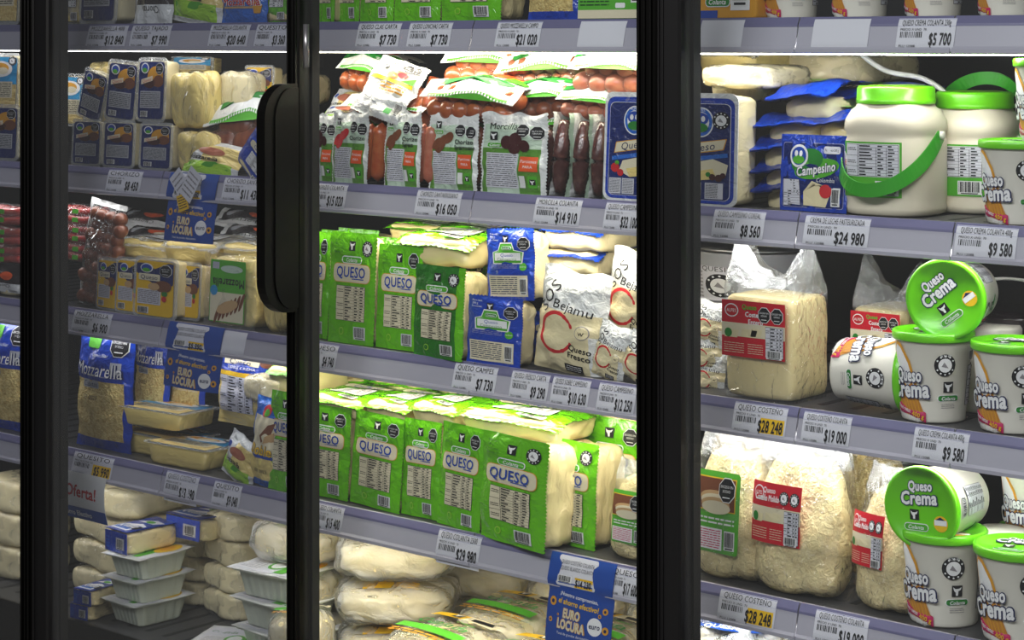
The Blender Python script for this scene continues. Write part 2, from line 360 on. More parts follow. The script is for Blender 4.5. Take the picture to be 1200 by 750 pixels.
def lie(key, label, xl, xr, py, Y, deep, thick, yaw=0, k=None, pitch=-90, roll=0, group=None):
    """a pack on its back, face up; its front edge spans xl..xr, its underside is at py"""
    cx, cy, w_ = front_fit(xl, xr, Y, yaw); ref = proto(key)[2]; d = dep(cx, cy)
    z = (SH[k] if k is not None else ZE - (py - HOR) / F * d) + thick
    if pitch == 0: return spawn(key, label, (cx, cy, z - thick), yaw, 0, roll, 0, (w_ / ref[0], deep / ref[2], thick / ref[1]), group)
    return spawn(key, label, (cx, cy, z), yaw, pitch, roll, 0, (w_ / ref[0], thick / ref[2], deep / ref[1]), group)
def upright(key, label, pxc, dpx, hpx, k, Y, spin=0, py=None, group=None, s=None):
    X = X_at(pxc, Y); d = dep(X, Y); ref = proto(key)[2]; z = SH[k] + .001 if py is None else ZE - (py - HOR) / F * d
    sx = dpx * d / F / ref[0]; return spawn(key, label, (X, Y, z), 0, 0, 0, spin, (sx, sx, hpx * d / F / ref[1]), group)

# ---- surfaces
def bul(a, p, fl=0):
    a = abs(a) / (1 - fl); return 0 if a >= 1 else (1 - a ** p)
def pouch_fn(w_, h, tf, p=3, fl=.06, flz=None, amp=.0012, freq=28, seed=0, y0=0, sgn=-1):
    flz = fl if flz is None else flz
    def fm(x, z, off=0):
        b = bul(2 * x / w_, p, fl) * bul(2 * z / h - 1, p, flz)
        n = noise.noise(Vector((x * freq + seed * 7.1, z * freq, seed * 1.7))) * amp * 2
        n += noise.noise(Vector((x * freq * 2.2 + seed, z * freq * 1.9, 5 + seed))) * amp * .7
        return (x, y0 + sgn * (tf * b ** .7 + off) + n, z)
    return fm
def pouch(mb, w_, h, tf, tb, mat, nx=22, nz=34, teeth=(), tooth=.0015, p=3, fl=.06, flz=None, amp=.0012, freq=28, seed=0, y0=0, back=None, top=None):
    f1 = pouch_fn(w_, h, tf, p, fl, flz, amp, freq, seed, y0, -1); f2 = pouch_fn(w_, h, tb, p, fl, flz, amp, freq, seed, y0 + .0008, 1)
    def mk(fn):
        def g(a, b):
            x = (a - .5) * w_; z = b * h; q = fn(x, z); x, y, z = q; i = round(a * nx); j = round(b * nz)
            if 'r' in teeth and i == nx: x += tooth * (1 if j % 2 else -1)
            if 'l' in teeth and i == 0: x -= tooth * (1 if j % 2 else -1)
            if 't' in teeth and j == nz: z += tooth * (1 if i % 2 else -1)
            if 'b' in teeth and j == 0: z -= tooth * (1 if i % 2 else -1)
            if top: z += top(a) * b ** 6
            return (x, y, z)
        return g
    mb.grid(nx, nz, mk(f1), mat); mb.grid(nx, nz, mk(f2), back or mat, flip=True)
    return f1
BUILD = {}
def kind(key):
    def deco(fn): BUILD[key] = fn; return fn
    return deco
def flatf(y=0): return lambda x, z, off=0: (x, y - off, z)

# ---- green cheese pack ------------------------------------------------------------------
def green_pack(dark=False, ringy=False, seed=0, word='QUESO'):
    w_, h, t = .115, .175, .06; body = MB()
    base = 'green_dark' if dark else 'green'
    fm = pouch(body, w_, h, .006, .003, lambda a, b: (base if a < .88 else 'green'), nz=60, nx=24, teeth=('r',), fl=.05, seed=seed, amp=.0016)
    blk = MB(); blk.blob((0, .003 + t / 2, h * .485), w_ * .465, t / 2, h * .465, 'cheese_wrinkle', k=9, n=14, amp=.004, freq=60, seed=seed)
    lab = MB(); d = Dec(lab, fm)
    for i, s_ in enumerate(('Peso neto:', '500 g', 'Porciones:', 'Aprox. 17')): d.text(s_, -.045, .163 - i * .0065, .0036, 'ink_dgreen', 1, .022, al='l')
    d.cow(.0, .154, .0075)
    (d.ring if ringy else d.seal)(.036, .151, .0125)
    d.badge(0, .132, .05, 1, mat='leaf', h=.24)
    d.rr(-.047, .096, .047, .126, .01, 'gold', 2); d.rr(-.046, .097, .046, .125, .0095, 'cream_label', 3)
    d.text(word, 0, .113, .0165, 'ink_blue', 7, .072, .02, 0); d.rect(.002, .1015, .032, .1032, 'ink_blue', 4)
    d.table(-.036, .036, .036, .091, 12, 2 + seed, bg='cream_label')
    d.ell(-.022, .019, .006, .006, 'green_light', 1); d.ell(-.022, .019, .0045, .0045, base, 2)
    d.barcode(.01, .008, .038, .028)
    return ('cheese_pack', 'cheese', (w_, h, t), [('wrapper', body, [('printed_label', lab)]), ('cheese_block', blk)])
kind('green')(lambda: green_pack()); kind('green_ring')(lambda: green_pack(ringy=True, seed=1)); kind('green_dark')(lambda: green_pack(True, True, seed=2)); kind('green_b')(lambda: green_pack(seed=3))
# ---- blue cheese pack
def blue_pack():
    w_, h, t = .115, .15, .055; body = MB()
    fm = pouch(body, w_, h, .006, .003, 'blue_film', nz=50, nx=30, teeth=('r', 't'), fl=.05, seed=5, amp=.0018)
    blk = MB(); blk.blob((0, .003 + t / 2, h * .485), w_ * .455, t / 2, h * .46, 'cheese_white', k=8, n=12, amp=.004, freq=55, seed=8)
    lab = MB(); d = Dec(lab, fm)
    for i, s_ in enumerate(('Peso neto:', '250 g', 'Porciones:')): d.text(s_, -.048, .139 - i * .0065, .004, 'white', 1, .022, al='l')
    d.cow(-.008, .128, .007)
    P = [(-.036, .078), (.03, .078), (.034, .1), (.014, .104), (.008, .118), (-.02, .118), (-.024, .104), (-.038, .1)]
    cx, cz = -.003, .096; d.poly([((a - cx) * 1.08 + cx, (b - cz) * 1.12 + cz) for a, b in P], 'white', 1, 3); d.poly(P, 'leaf', 2, 3)
    d.rect(-.034, .083, .03, .099, 'white', 3); d.badge(-.004, .109, .026, 3, h=.3)
    d.text('Queso', -.003, .0945, .0075, 'ink_blue', 4, .04); d.text('Campesino', -.003, .086, .007, 'ink_green', 4, .058)
    d.seal(.037, .118, .0135); d.ell(.034, .07, .0085, .0085, 'leaf', 1); d.text('NUEVO', .034, .07, .003, 'white', 2, .014)
    d.lines(-.046, .066, .02, .076, 3, 'lilac', 1, 4, .3)
    d.rect(-.05, .008, .045, .052, 'cream_label', 1); d.lines(-.047, .012, .02, .05, 9, 'ink_navy', 2, 5, .4); d.barcode(.026, .012, .043, .046, 2)
    return ('cheese_pack', 'cheese', (w_, h, t), [('wrapper', body, [('printed_label', lab)]), ('cheese_block', blk)])
kind('blue')(blue_pack)
# ---- thermoformed tray with a printed front and a cheese body behind
def tray_body(mb, w_, h, t, flange_mat, body_mat, r=.012, fl=.006, taper=.008, front=None):
    mb.loft([(inset_rr(-w_ / 2, 0, w_ / 2, h, 0, r), 0), (inset_rr(-w_ / 2, 0, w_ / 2, h, 0, r), .0015)], flange_mat, smooth=False)
    b = MB(); q = lambda ins: inset_rr(-w_ / 2, 0, w_ / 2, h, ins, r, 6)
    b.loft([(q(fl), .0016), (q(fl + .001), t * .5), (q(fl + taper * .5), t * .85), (q(fl + taper), t * .96), (q(fl + taper * 2), t)], body_mat)
    return b
def small_tray(style):
    w_, h, t = .09, .13, .04; body = MB(); b = tray_body(body, w_, h, t, 'film_hazy', {'navy': 'cheese_white', 'yellow': 'cheese', 'sky': 'cheese_yellow'}[style], .011, taper=.004)
    lab = MB(); d = Dec(lab, flatf(-.0003), .02)
    bg = {'navy': 'blue_dark', 'yellow': 'yellow', 'sky': 'blue_sky'}[style]
    d.rr(-w_ * .43, h * .05, w_ * .43, h * .93, .008, bg, 1)
    if style == 'yellow':
        d.poly([(-.038, .115), (-.038, .095), (.02, .06), (.038, .075), (.038, .118), (.02, .12)], 'blue_dark', 2); d.poly([(.0, .12), (.03, .12), (.0, .105), (-.03, .12)], 'yellow', 3)
        d.rr(-.032, .08, .012, .094, .002, 'cream_label', 4); d.text('Queso', -.01, .087, .009, 'ink_navy', 5, .036)
        d.ell(-.016, .106, .013, .01, 'white', 4); d.ell(-.016, .106, .011, .008, 'ink_blue', 5); d.ell(-.016, .102, .008, .004, 'leaf', 6)
        d.ell(.018, .07, .018, .012, 'brown_print', 4); d.ell(.0, .068, .012, .008, 'tan_print', 5); d.ell(.022, .055, .006, .006, 'ink_green', 4); d.ell(.022, .044, .005, .006, 'redink', 5)
        d.seal(.024, .103, .0125, 5, ('ALTO EN', 'SODIO')); d.rect(-.034, .03, .014, .062, 'paper', 3); d.lines(-.032, .032, .012, .06, 9, 'grey_print', 4, 6, .5); d.barcode(-.033, .01, -.01, .024, 3)
    elif style == 'navy':
        d.ell(.012, .092, .024, .02, 'gold', 2); d.ell(.022, .082, .016, .012, 'brown_print', 3); d.ell(-.005, .078, .018, .01, 'wine', 3)
        d.ell(-.02, .108, .012, .011, 'white', 3); d.ell(-.02, .108, .0095, .0085, 'ink_blue', 4); d.ell(-.02, .104, .007, .0045, 'leaf', 5)
        d.poly([(-.03, .075), (.005, .083), (.005, .093), (-.03, .085)], 'cream_label', 4); d.text('Queso', -.012, .084, .007, 'redink', 5, .03, rot=.2)
        d.seal(.026, .107, .0115, 5, ('ALTO EN', 'SODIO')); d.rect(-.032, .028, .03, .062, 'silver', 3); d.lines(-.03, .03, .028, .06, 10, 'ink', 4, 7, .4); d.barcode(-.03, .01, -.008, .022, 3)
    else:
        d.ell(0, .094, .028, .018, 'white', 2); d.ell(0, .096, .02, .012, 'gold', 3); d.ell(.006, .09, .013, .008, 'cream_label', 4); d.ring(.028, .112, .01, 3)
        d.rect(-.039, .007, .039, .06, 'cheese_grated', 2); d.rect(-.03, .03, .03, .066, 'cream_label', 3); d.lines(-.028, .032, .028, .064, 9, 'ink', 4, 8, .4)
    return ('cheese_tray', 'cheese', (w_, h, t), [('lid_film', body, [('printed_label', lab)]), ('cheese_block', b)])
for q in ('navy', 'yellow', 'sky'): kind('tray_' + q)(lambda q=q: small_tray(q))
# ---- big blue tray with round ends ("Queso")
def big_blue():
    w_, h, t = .17, .27, .05; body = MB(); b = tray_body(body, w_, h, t, 'white_film', 'cheese_white', .02, .004, .006)
    lab = MB(); d = Dec(lab, flatf(-.0003), .03)
    d.rr(-.078, .006, .078, .258, .02, 'blue_film', 1); d.rr(-.07, .014, .07, .245, .014, 'white', 2); d.rr(-.069, .015, .069, .244, .014, 'blue_dark', 3)
    d.ell(.0, .2, .03, .036, 'white', 4, 28); d.ell(0, .2, .027, .033, 'blue_mid', 5, 28); d.ell(0, .2, .02, .025, 'white', 6, 24); d.ell(0, .208, .019, .015, 'ink_blue', 7); d.ell(0, .187, .018, .011, 'ink_green', 8)
    for s_ in (-.007, .007): d.ell(s_, .208, .005, .007, 'white', 9)
    d.text('ALPES', 0, .229, .006, 'white', 9, .03); d.ring(.048, .205, .021, 5)
    d.poly([(-.055, .118), (.055, .135), (.062, .162), (-.05, .146)], 'gold', 4); d.poly([(-.053, .12), (.053, .137), (.06, .16), (-.048, .144)], 'cream_label', 5)
    d.text('Queso', .0, .14, .018, 'ink_navy', 6, .08, rot=.15, ital=.2)
    d.poly([(-.06, .1), (.065, .118), (.064, .128), (-.06, .11)], 'blue_mid', 5)
    d.poly([(-.04, .075), (-.01, .06), (.06, .07), (.066, .1), (.03, .113), (-.03, .1)], 'cream_label', 5); d.poly([(-.01, .06), (.04, .066), (.03, .09), (-.02, .08)], 'cheese_yellow', 6)
    for x, z, r, m in ((-.05, .082, .012, 'redink'), (-.045, .094, .006, 'leaf'), (-.035, .07, .009, 'redink'), (.03, .07, .008, 'wine'), (.045, .068, .009, 'wine'), (.02, .076, .006, 'ink_green'), (.055, .074, .007, 'wine')): d.ell(x, z, r, r, m, 7, 9)
    for i, x0 in enumerate((-.066, -.03, .012)): d.rect(x0, .018, x0 + .033 + .01 * (i == 2), .056, 'paper', 5); d.lines(x0 + .002, .02, x0 + .031, .054, 11, 'ink', 6, 3 + i, .4)
    d.text('ALTO EN GRASAS', 0, .25, .005, 'lilac', 3, .06)
    return ('cheese_tray', 'cheese', (w_, h, t), [('lid_film', body, [('printed_label', lab)]), ('cheese_block', b)])
kind('big_blue')(big_blue)
def campesino():
    w_, h, t = .15, .125, .045; body = MB()
    fm = pouch(body, w_, h, .004, .002, 'blue_film', nx=26, nz=22, fl=.03, seed=11, amp=.0018)
    b = MB(); b.loft([(inset_rr(-w_ / 2, 0, w_ / 2, h, i_, .02, 6), y) for i_, y in ((.008, .003), (.01, t * .5), (.015, t * .85), (.024, t))], 'cheese')
    lab = MB(); d = Dec(lab, fm, .02)
    d.rr(-.069, .006, .069, .112, .005, 'lilac', 1); d.rr(-.068, .007, .068, .111, .005, 'blue_dark', 2)
    d.ell(-.012, .082, .036, .02, 'ink_green', 3, rot=.2); d.ell(.01, .07, .05, .016, 'leaf', 3, rot=.15)
    d.ell(-.03, .09, .021, .019, 'white', 5); d.ell(-.03, .09, .017, .015, 'ink_blue', 6); d.ell(-.03, .084, .014, .007, 'leaf', 7)
    for s_ in (-.036, -.025): d.ell(s_, .094, .004, .005, 'white', 7)
    d.text('Campesino', .01, .07, .015, 'white', 6, .085, .03, .2, .14, out='ink_navy', outw=.06)
    d.rr(.025, .095, .062, .107, .004, 'paper', 4); d.text('Peso neto 250 g', .043, .101, .004, 'ink', 5, .03)
    d.table(-.066, .008, -.028, .052, 10, 5, 3); d.poly([(-.02, .01), (.03, .008), (.04, .03), (.01, .045), (-.02, .032)], 'cheese_white', 4); d.poly([(-.02, .032), (.01, .045), (.03, .042), (.0, .05)], 'cheese_white', 5)
    d.ell(.03, .034, .014, .011, 'redink', 5); d.rect(.042, .01, .062, .04, 'white', 5); d.barcode(.043, .011, .061, .039, 6)
    d.text('Colombia', .03, .052, .007, 'white', 6, .04, ital=.3)
    return ('cheese_pack', 'cheese', (w_, h, t), [('wrapper', body, [('printed_label', lab)]), ('cheese_block', b)])
kind('campesino')(campesino)
def vac_blue():                              # bought lying: cream block under a wide curling blue film
    w_, h, t = .14, .13, .04; film_ = MB()
    def fn(sg):
        return lambda a, b: ((a - .5) * w_, -.001 * sg + .016 * max(0, 1 - b * 3.2) + .004 * math.sin(a * 5 + 1) + .003 * math.sin(b * 9) + .0015 * noise.noise(Vector((a * 9, b * 8, 2))), b * h)
    film_.grid(20, 16, fn(1), 'blue_film'); film_.grid(20, 16, fn(-1), 'blue_film', flip=True)
    b = MB(); b.blob((0, .012 + t / 2, h * .57), w_ * .42, t / 2 - .003, h * .4, 'cheese_white', k=3.6, n=12, amp=.003, freq=50)
    d = Dec(film_, lambda x, z, off=0: (x, -.004 - off, z)); d.ell(.01, .06, .03, .018, 'leaf', 3)
    return ('cheese_pack', 'cheese', (w_, h, t), [('wrapper', film_), ('cheese_block', b)])
kind('vac_blue')(vac_blue)
def flat_block(mat_top='green', mat='cheese', wr='green'):
    w_, h, t = .12, .17, .05; top = MB()
    fm = pouch(top, w_, h, .004, .002, mat_top, nx=30, nz=44, teeth=('r', 'l', 'b'), fl=.04, seed=4, amp=.0022)
    top.v = [(x, y + max(0, .03 - z) * .55 + max(0, abs(x) - .05) * .5, z) for x, y, z in top.v]
    d = Dec(top, fm); d.table(-.03, .04, .035, .09, 8, 4, bg='white_matte'); d.rr(-.045, .1, .045, .126, .008, 'cream_label', 1); d.text('QUESO', 0, .113, .014, 'ink_blue', 2, .06); d.cow(0, .152, .007); d.barcode(.01, .01, .04, .028)
    b = MB(); b.blob((0, .002 + t / 2, h * .5), w_ * .46, t / 2, h * .465, mat, k=7, n=14, amp=.004, freq=50, seed=2)
    return ('cheese_pack', 'cheese', (w_, h, t), [('wrapper', top), ('cheese_block', b)])
kind('green_flat')(lambda: flat_block()); kind('blue_flat')(lambda: flat_block('blue_film', 'cheese_white')); kind('white_flat')(lambda: flat_block('film_hazy', 'cheese_yellow'))
# ---- plain wrapped blocks
def block(mat='cheese', k=7, lab=None):
    w_, h, t = .12, .06, .12; b = MB(); b.blob((0, t / 2, h / 2), w_ / 2, t / 2, h / 2, mat, k=k, n=14, amp=.006, freq=28, seed=random.random() * 9)
    f = MB(); f.blob((0, t / 2, h / 2), w_ / 2 + .001, t / 2 + .001, h / 2 + .001, 'film_clear', k=k * .8, n=16, amp=.005, freq=60, seed=3)
    parts = [('cheese_block', b), ('wrapper', f)]
    if lab == 'blue':
        l = MB(); d = Dec(l, lambda x, z, off=0: (x, z, h + .003 + off), .03)      # on top, (x, depth)
        l.box(-w_ * .505, -.004, .003, w_ * .47, -.0025, h * .97, 'blue_film'); l.box(-w_ * .505, -.004, h + .0025, w_ * .45, t * .97, h + .004, 'blue_film'); d = Dec(l, lambda x, z, off=0: (x, z, h + .004 + off), .03)
        d.poly([(-.055, .006), (.03, .006), (.04, .05), (.0, .06), (-.055, .04)], 'white', 1); d.poly([(-.05, .012), (.02, .012), (.03, .045), (-.05, .036)], 'blue_mid', 2)
        d.text('Quesito', -.008, .035, .022, 'white', 3, .075, .03, .2, out='ink_navy'); d.poly([(-.05, .07), (.0, .095), (.05, .09), (.03, .07)], 'white', 1); d.ell(0, .078, .02, .008, 'leaf', 2); d.ell(.035, .03, .014, .012, 'ink', 3)
        e = Dec(l, flatf(-.004), .03); e.rect(.0, .012, .045, .044, 'silver', 1); e.barcode(.004, .014, .042, .042, 2); e.lines(-.055, .01, -.034, .045, 4, 'blue_mid', 1)
        parts.append(('printed_label', l))
    if lab == 'cap':
        l = MB(); l.blob((0, t * .5, h), w_ * .3, t * .3, .005, 'blue_film', k=2.3, n=8); Dec(l, lambda x, z, off=0: (x, z + t / 2, h + .0055 + off)).ell(0, 0, .02, .014, 'blue_mid', 1)
        parts.append(('printed_label', l))
    return ('wrapped_cheese', 'cheese', (w_, h, t), parts)
kind('block')(lambda: block('cheese_white')); kind('block_y')(lambda: block('cheese_yellow', 5)); kind('block_blue')(lambda: block('cheese', 8, 'blue')); kind('block_cap')(lambda: block('cheese_white', 3.2, 'cap'))
# ---- round cheese knotted in a milky bag
def round_bag(seed, lab):
    w_, h, t = .2, .1, .2; b = MB(); b.blob((0, 0, h / 2), w_ * .455, t * .455, h * .44, 'cheese_white', k=3.3, n=16)
    f = MB()
    def fn(x, y, z, e):
        r = 1 + .02 * math.sin(11 * math.atan2(y, x) + z * 3 + seed); q = .012 * max(0, z) ** 2 * abs(math.sin(3 * math.atan2(y, x) + seed)); return (e.x * r, e.y * r, e.z + q)
    f.blob((0, 0, h / 2), w_ * .485, t * .485, h * .5, 'film_milky', k=3.3, n=26, amp=.007, freq=34, seed=seed, fn=fn)
    l = MB(); d = Dec(l, lambda x, z, off=0: (x, z, h + .006 - (x * x + z * z) * 2.2 + off + .006 * noise.noise(Vector((x * 30, z * 30, seed)))), .01)
    if lab == 'green': d.rect(-.045, -.055, .045, -.03, 'leaf', 1); d.text('Cuajada', .0, -.015, .016, 'ink_green', 1, .07, .02, .2); d.rect(-.03, .0, .05, .015, 'yellow', 1)
    if lab == 'yellow': d.rect(-.05, -.07, .04, -.05, 'yellow', 1)
    return ('cheese_bag', 'cheese', (w_, h, t), [('cheese_wheel', b), ('bag', f)] + ([('printed_label', l)] if lab else []))
kind('round_g')(lambda: round_bag(1, 'green')); kind('round_y')(lambda: round_bag(2.7, 'yellow')); kind('round')(lambda: round_bag(4.4, None))
def cuajada():                        # soft square bag, printed top; local front edge towards the viewer
    w_, h, t = .2, .085, .2; b = MB()
    pil = lambda x, y, z, e: (e.x, e.y, e.z * (1 - .25 * (x * x + y * y) / 2))
    b.blob((0, t / 2, h / 2), w_ * .47, t * .47, h * .46, 'cheese_white', k=4, n=12, fn=pil)
    f = MB(); f.blob((0, t / 2, h / 2), w_ * .5, t * .5, h * .5, 'film_milky', k=4, n=20, amp=.01, freq=26, seed=6, fn=pil)
    l = MB(); d = Dec(l, lambda x, z, off=0: (x, z + t / 2, h + .0095 - (x * x + z * z) * .75 + off), .012)
    d.rect(-.08, -.055, .08, -.03, 'leaf', 1); d.text('Cuajada', .0, -.005, .026, 'ink_green', 1, .12, .02, .15); d.text('Colanta', .03, .022, .01, 'leaf', 1, .05, .0, .1)
    d.rect(-.08, .04, .0, .07, 'yellow', 1); d.rect(.0, .04, .075, .07, 'cream_label', 1); d.cow(-.02, .055, .011, 2); d.poly([(.02, .045), (.07, .05), (.06, .068), (.015, .062)], 'ink', 2, 3); d.lines(-.075, -.08, .075, -.062, 2, 'gold', 1, 3, .5)
    return ('cheese_bag', 'cheese', (w_, h, t), [('cheese_block', b), ('bag', f), ('printed_label', l)])
kind('cuajada')(cuajada)
def ring_bag():
    name, cat, ref, parts = round_bag(5.5, None); l = MB(); n = 30; d = Dec(l, lambda x, z, off=0: (x, z, .107 - (x * x + z * z) * .8 + off), .01)
    d.ell(0, -.02, .07, .05, 'sign_blue', 1, 36); d.ell(0, -.02, .048, .03, 'white', 2, 30); d.text('QUESITO', 0, -.058, .013, 'white', 2, .075, .03)
    return (name, cat, ref, parts + [('printed_label', l)])
kind('ring_bag')(ring_bag)
# ---- ribbed deep tray with a printed film lid
def deep_tray(lidded):
    w_, h, t = .17, .05, .13; b = MB(); n = 96; rings = []
    def outline(ins, rib):
        base = inset_rr(-w_ / 2, 0, w_ / 2, t, ins, .02, 2); out = []; m = len(base); per = [0]
        for i in range(m): a, c = base[i], base[(i + 1) % m]; per.append(per[-1] + math.dist(a, c))
        for j in range(n):
            q = per[-1] * j / n; i = max(k for k in range(m) if per[k] <= q); a, c = base[i], base[(i + 1) % m]; s_ = (q - per[i]) / max(1e-9, per[i + 1] - per[i])
            x, y = a[0] + (c[0] - a[0]) * s_, a[1] + (c[1] - a[1]) * s_; e = 1 - rib * (1 if (j // 2) % 2 else 0); out.append((x * e, t / 2 + (y - t / 2) * e))
        return out
    lv = [(0, h), (0, h - .0015), (.01, h - .002), (.011, h - .008), (.02, .004), (.026, 0)]
    v = []; f = []
    for ins, z in lv: v += [(x, y, z) for x, y in outline(ins, .03 if .002 < z < h - .004 else 0)]
    for r in range(len(lv) - 1):
        for i in range(n): j = (i + 1) % n; f.append((r * n + i, (r + 1) * n + i, (r + 1) * n + j, r * n + j))
    f.append(tuple((len(lv) - 1) * n + i for i in range(n))); b.add(v, f, 'tray_white', False)
    l = MB(); fz = lambda x, z, off=0: (x, z + t / 2, h + .001 + off + .002 * noise.noise(Vector((x * 30, z * 30, 1))))
    l.grid(14, 12, lambda a, c: fz((a - .5) * w_, (c - .5) * t), 'white_film'); d = Dec(l, fz, .02)
    d.rect(-.075, -.055, .075, .055, 'paper', 1); d.rect(-.07, -.05, -.02, .0, 'white_matte', 2); d.lines(-.068, -.048, -.022, -.002, 8, 'grey_print', 3, 5, .4)
    d.ell(.0, -.01, .022, .026, 'leaf', 2); d.ell(.0, -.01, .015, .02, 'white', 3); d.rect(.02, -.05, .045, .05, 'leaf', 2); d.ell(.045, .02, .028, .03, 'yellow', 3); d.ell(.045, .02, .016, .016, 'gold', 4); d.text('Cuajada', -.04, .03, .014, 'ink_green', 2, .06)
    return ('cheese_tray', 'cheese', (w_, h, t), [('tray', b), ('lid_film', l)])
kind('deep_tray')(lambda: deep_tray(True))
# ---- tub of cream cheese
def tub_mesh(kindm):
    H = .105; r0, r1 = .042, .051; b = MB(); b.lathe([(0, .002), (r0 - .003, .002), (r0 - .001, 0), (r0, .002), (r0 + .0002, .006), (r1 - .001, H - .008), (r1, H - .007), (r1, H)], 'tub_white', 56)
    rad = lambda z: r0 + (r1 - r0) * (z - .006) / (H - .014)
    fm = lambda u, z, off=0: ((rad(z) + off + .0002) * math.sin(u / .047), -(rad(z) + off + .0002) * math.cos(u / .047), z)
    lab = MB(); d = Dec(lab, fm, .006, 0)
    # artwork: cone and swirl, band, words
    d.poly([(-.052, .09), (-.046, .098), (-.036, .095), (-.022, .075), (-.013, .045), (-.03, .04), (-.05, .055)], 'gold', 1, 6); d.poly([(-.049, .088), (-.045, .094), (-.037, .09), (-.025, .072), (-.017, .045), (-.03, .043), (-.047, .058)], 'white', 2, 6)
    d.poly([(-.05, .045), (-.02, .05), (-.004, .012), (-.03, .008), (-.048, .012)], 'cone', 3, 6)
    for i in range(5): d.poly([(-.046 + i * .007, .046), (-.0445 + i * .007, .0465), (-.028 + i * .005, .01), (-.0295 + i * .005, .01)], 'gold', 4, 2)
    d.poly([(-.052, .024), (-.001, .013), (-.001, -.0), (-.052, .009)], 'magenta', 5, 5)
    for q, z in (('Peso neto:', .0175), ('Porciones: Aprox. 27', .0095)): d.text(q, -.049, z + .001, .0052, 'white', 6, .026 if z > .015 else .04, .02, 0, -.2, 'l')
    d.text('400 g', -.021, .0112, .0056, 'yellow', 7, .018, .02, 0, -.2, 'l')
    d.text('Queso', -.024, .0585, .0155, 'white', 7, .037, .06, .1, .04, out='ink_navy', outw=.12)
    d.text('Crema', -.024, .041, .0195, 'white', 9, .056, .06, .1, .06, out='ink_navy', outw=.12)
    d.ring(.024, .072, .014, 1); d.text('ALTO EN', .024, .0838, .003, 'white', 3, .013)
    d.cow(.029, .045, .0068); d.badge(.03, .031, .031, 1, mat='ink_green', h=.28); d.lines(.02, .018, .04, .025, 3, 'grey_print', 1, 4, .3)
    d.table(.062, .02, .1, .07, 9, 3); d.barcode(.062, .076, .09, .088)
    lid = MB(); lid.lathe([(r1 - .002, H - .004), (r1 + .0025, H - .006), (r1 + .0035, H - .004), (r1 + .0035, H + .003), (r1 + .002, H + .005), (r1 - .002, H + .0055), (r1 - .0045, H + .002), (0, H + .002)], 'green_lid', 56)
    ll = MB(); e = Dec(ll, lambda x, z, off=0: (x, z, H + .0022 + off), .1)
    e.text('Queso', .0, .029, .0125, 'white', 1, .035, .06, .1, .04, out='ink_navy', outw=.12); e.text('Crema', -.002, .0135, .0165, 'white', 3, .053, .06, .1, .06, out='ink_navy', outw=.12)
    e.cow(-.01, -.009, .0068); e.badge(-.008, -.025, .036, 1, mat='leaf', h=.28); e.ell(.028, -.018, .0105, .0105, 'yellow', 1); e.rect(.019, -.02, .037, -.013, 'white', 2); e.poly([(.021, -.013), (.028, -.009), (.035, -.013)], 'ink_navy', 3)
    return ('cheese_tub', 'tub', (.109, .1105, .109), [('cup', b, [('printed_label', lab)]), ('lid', lid, [('lid_print', ll)])])
kind('tub')(lambda: tub_mesh(0))
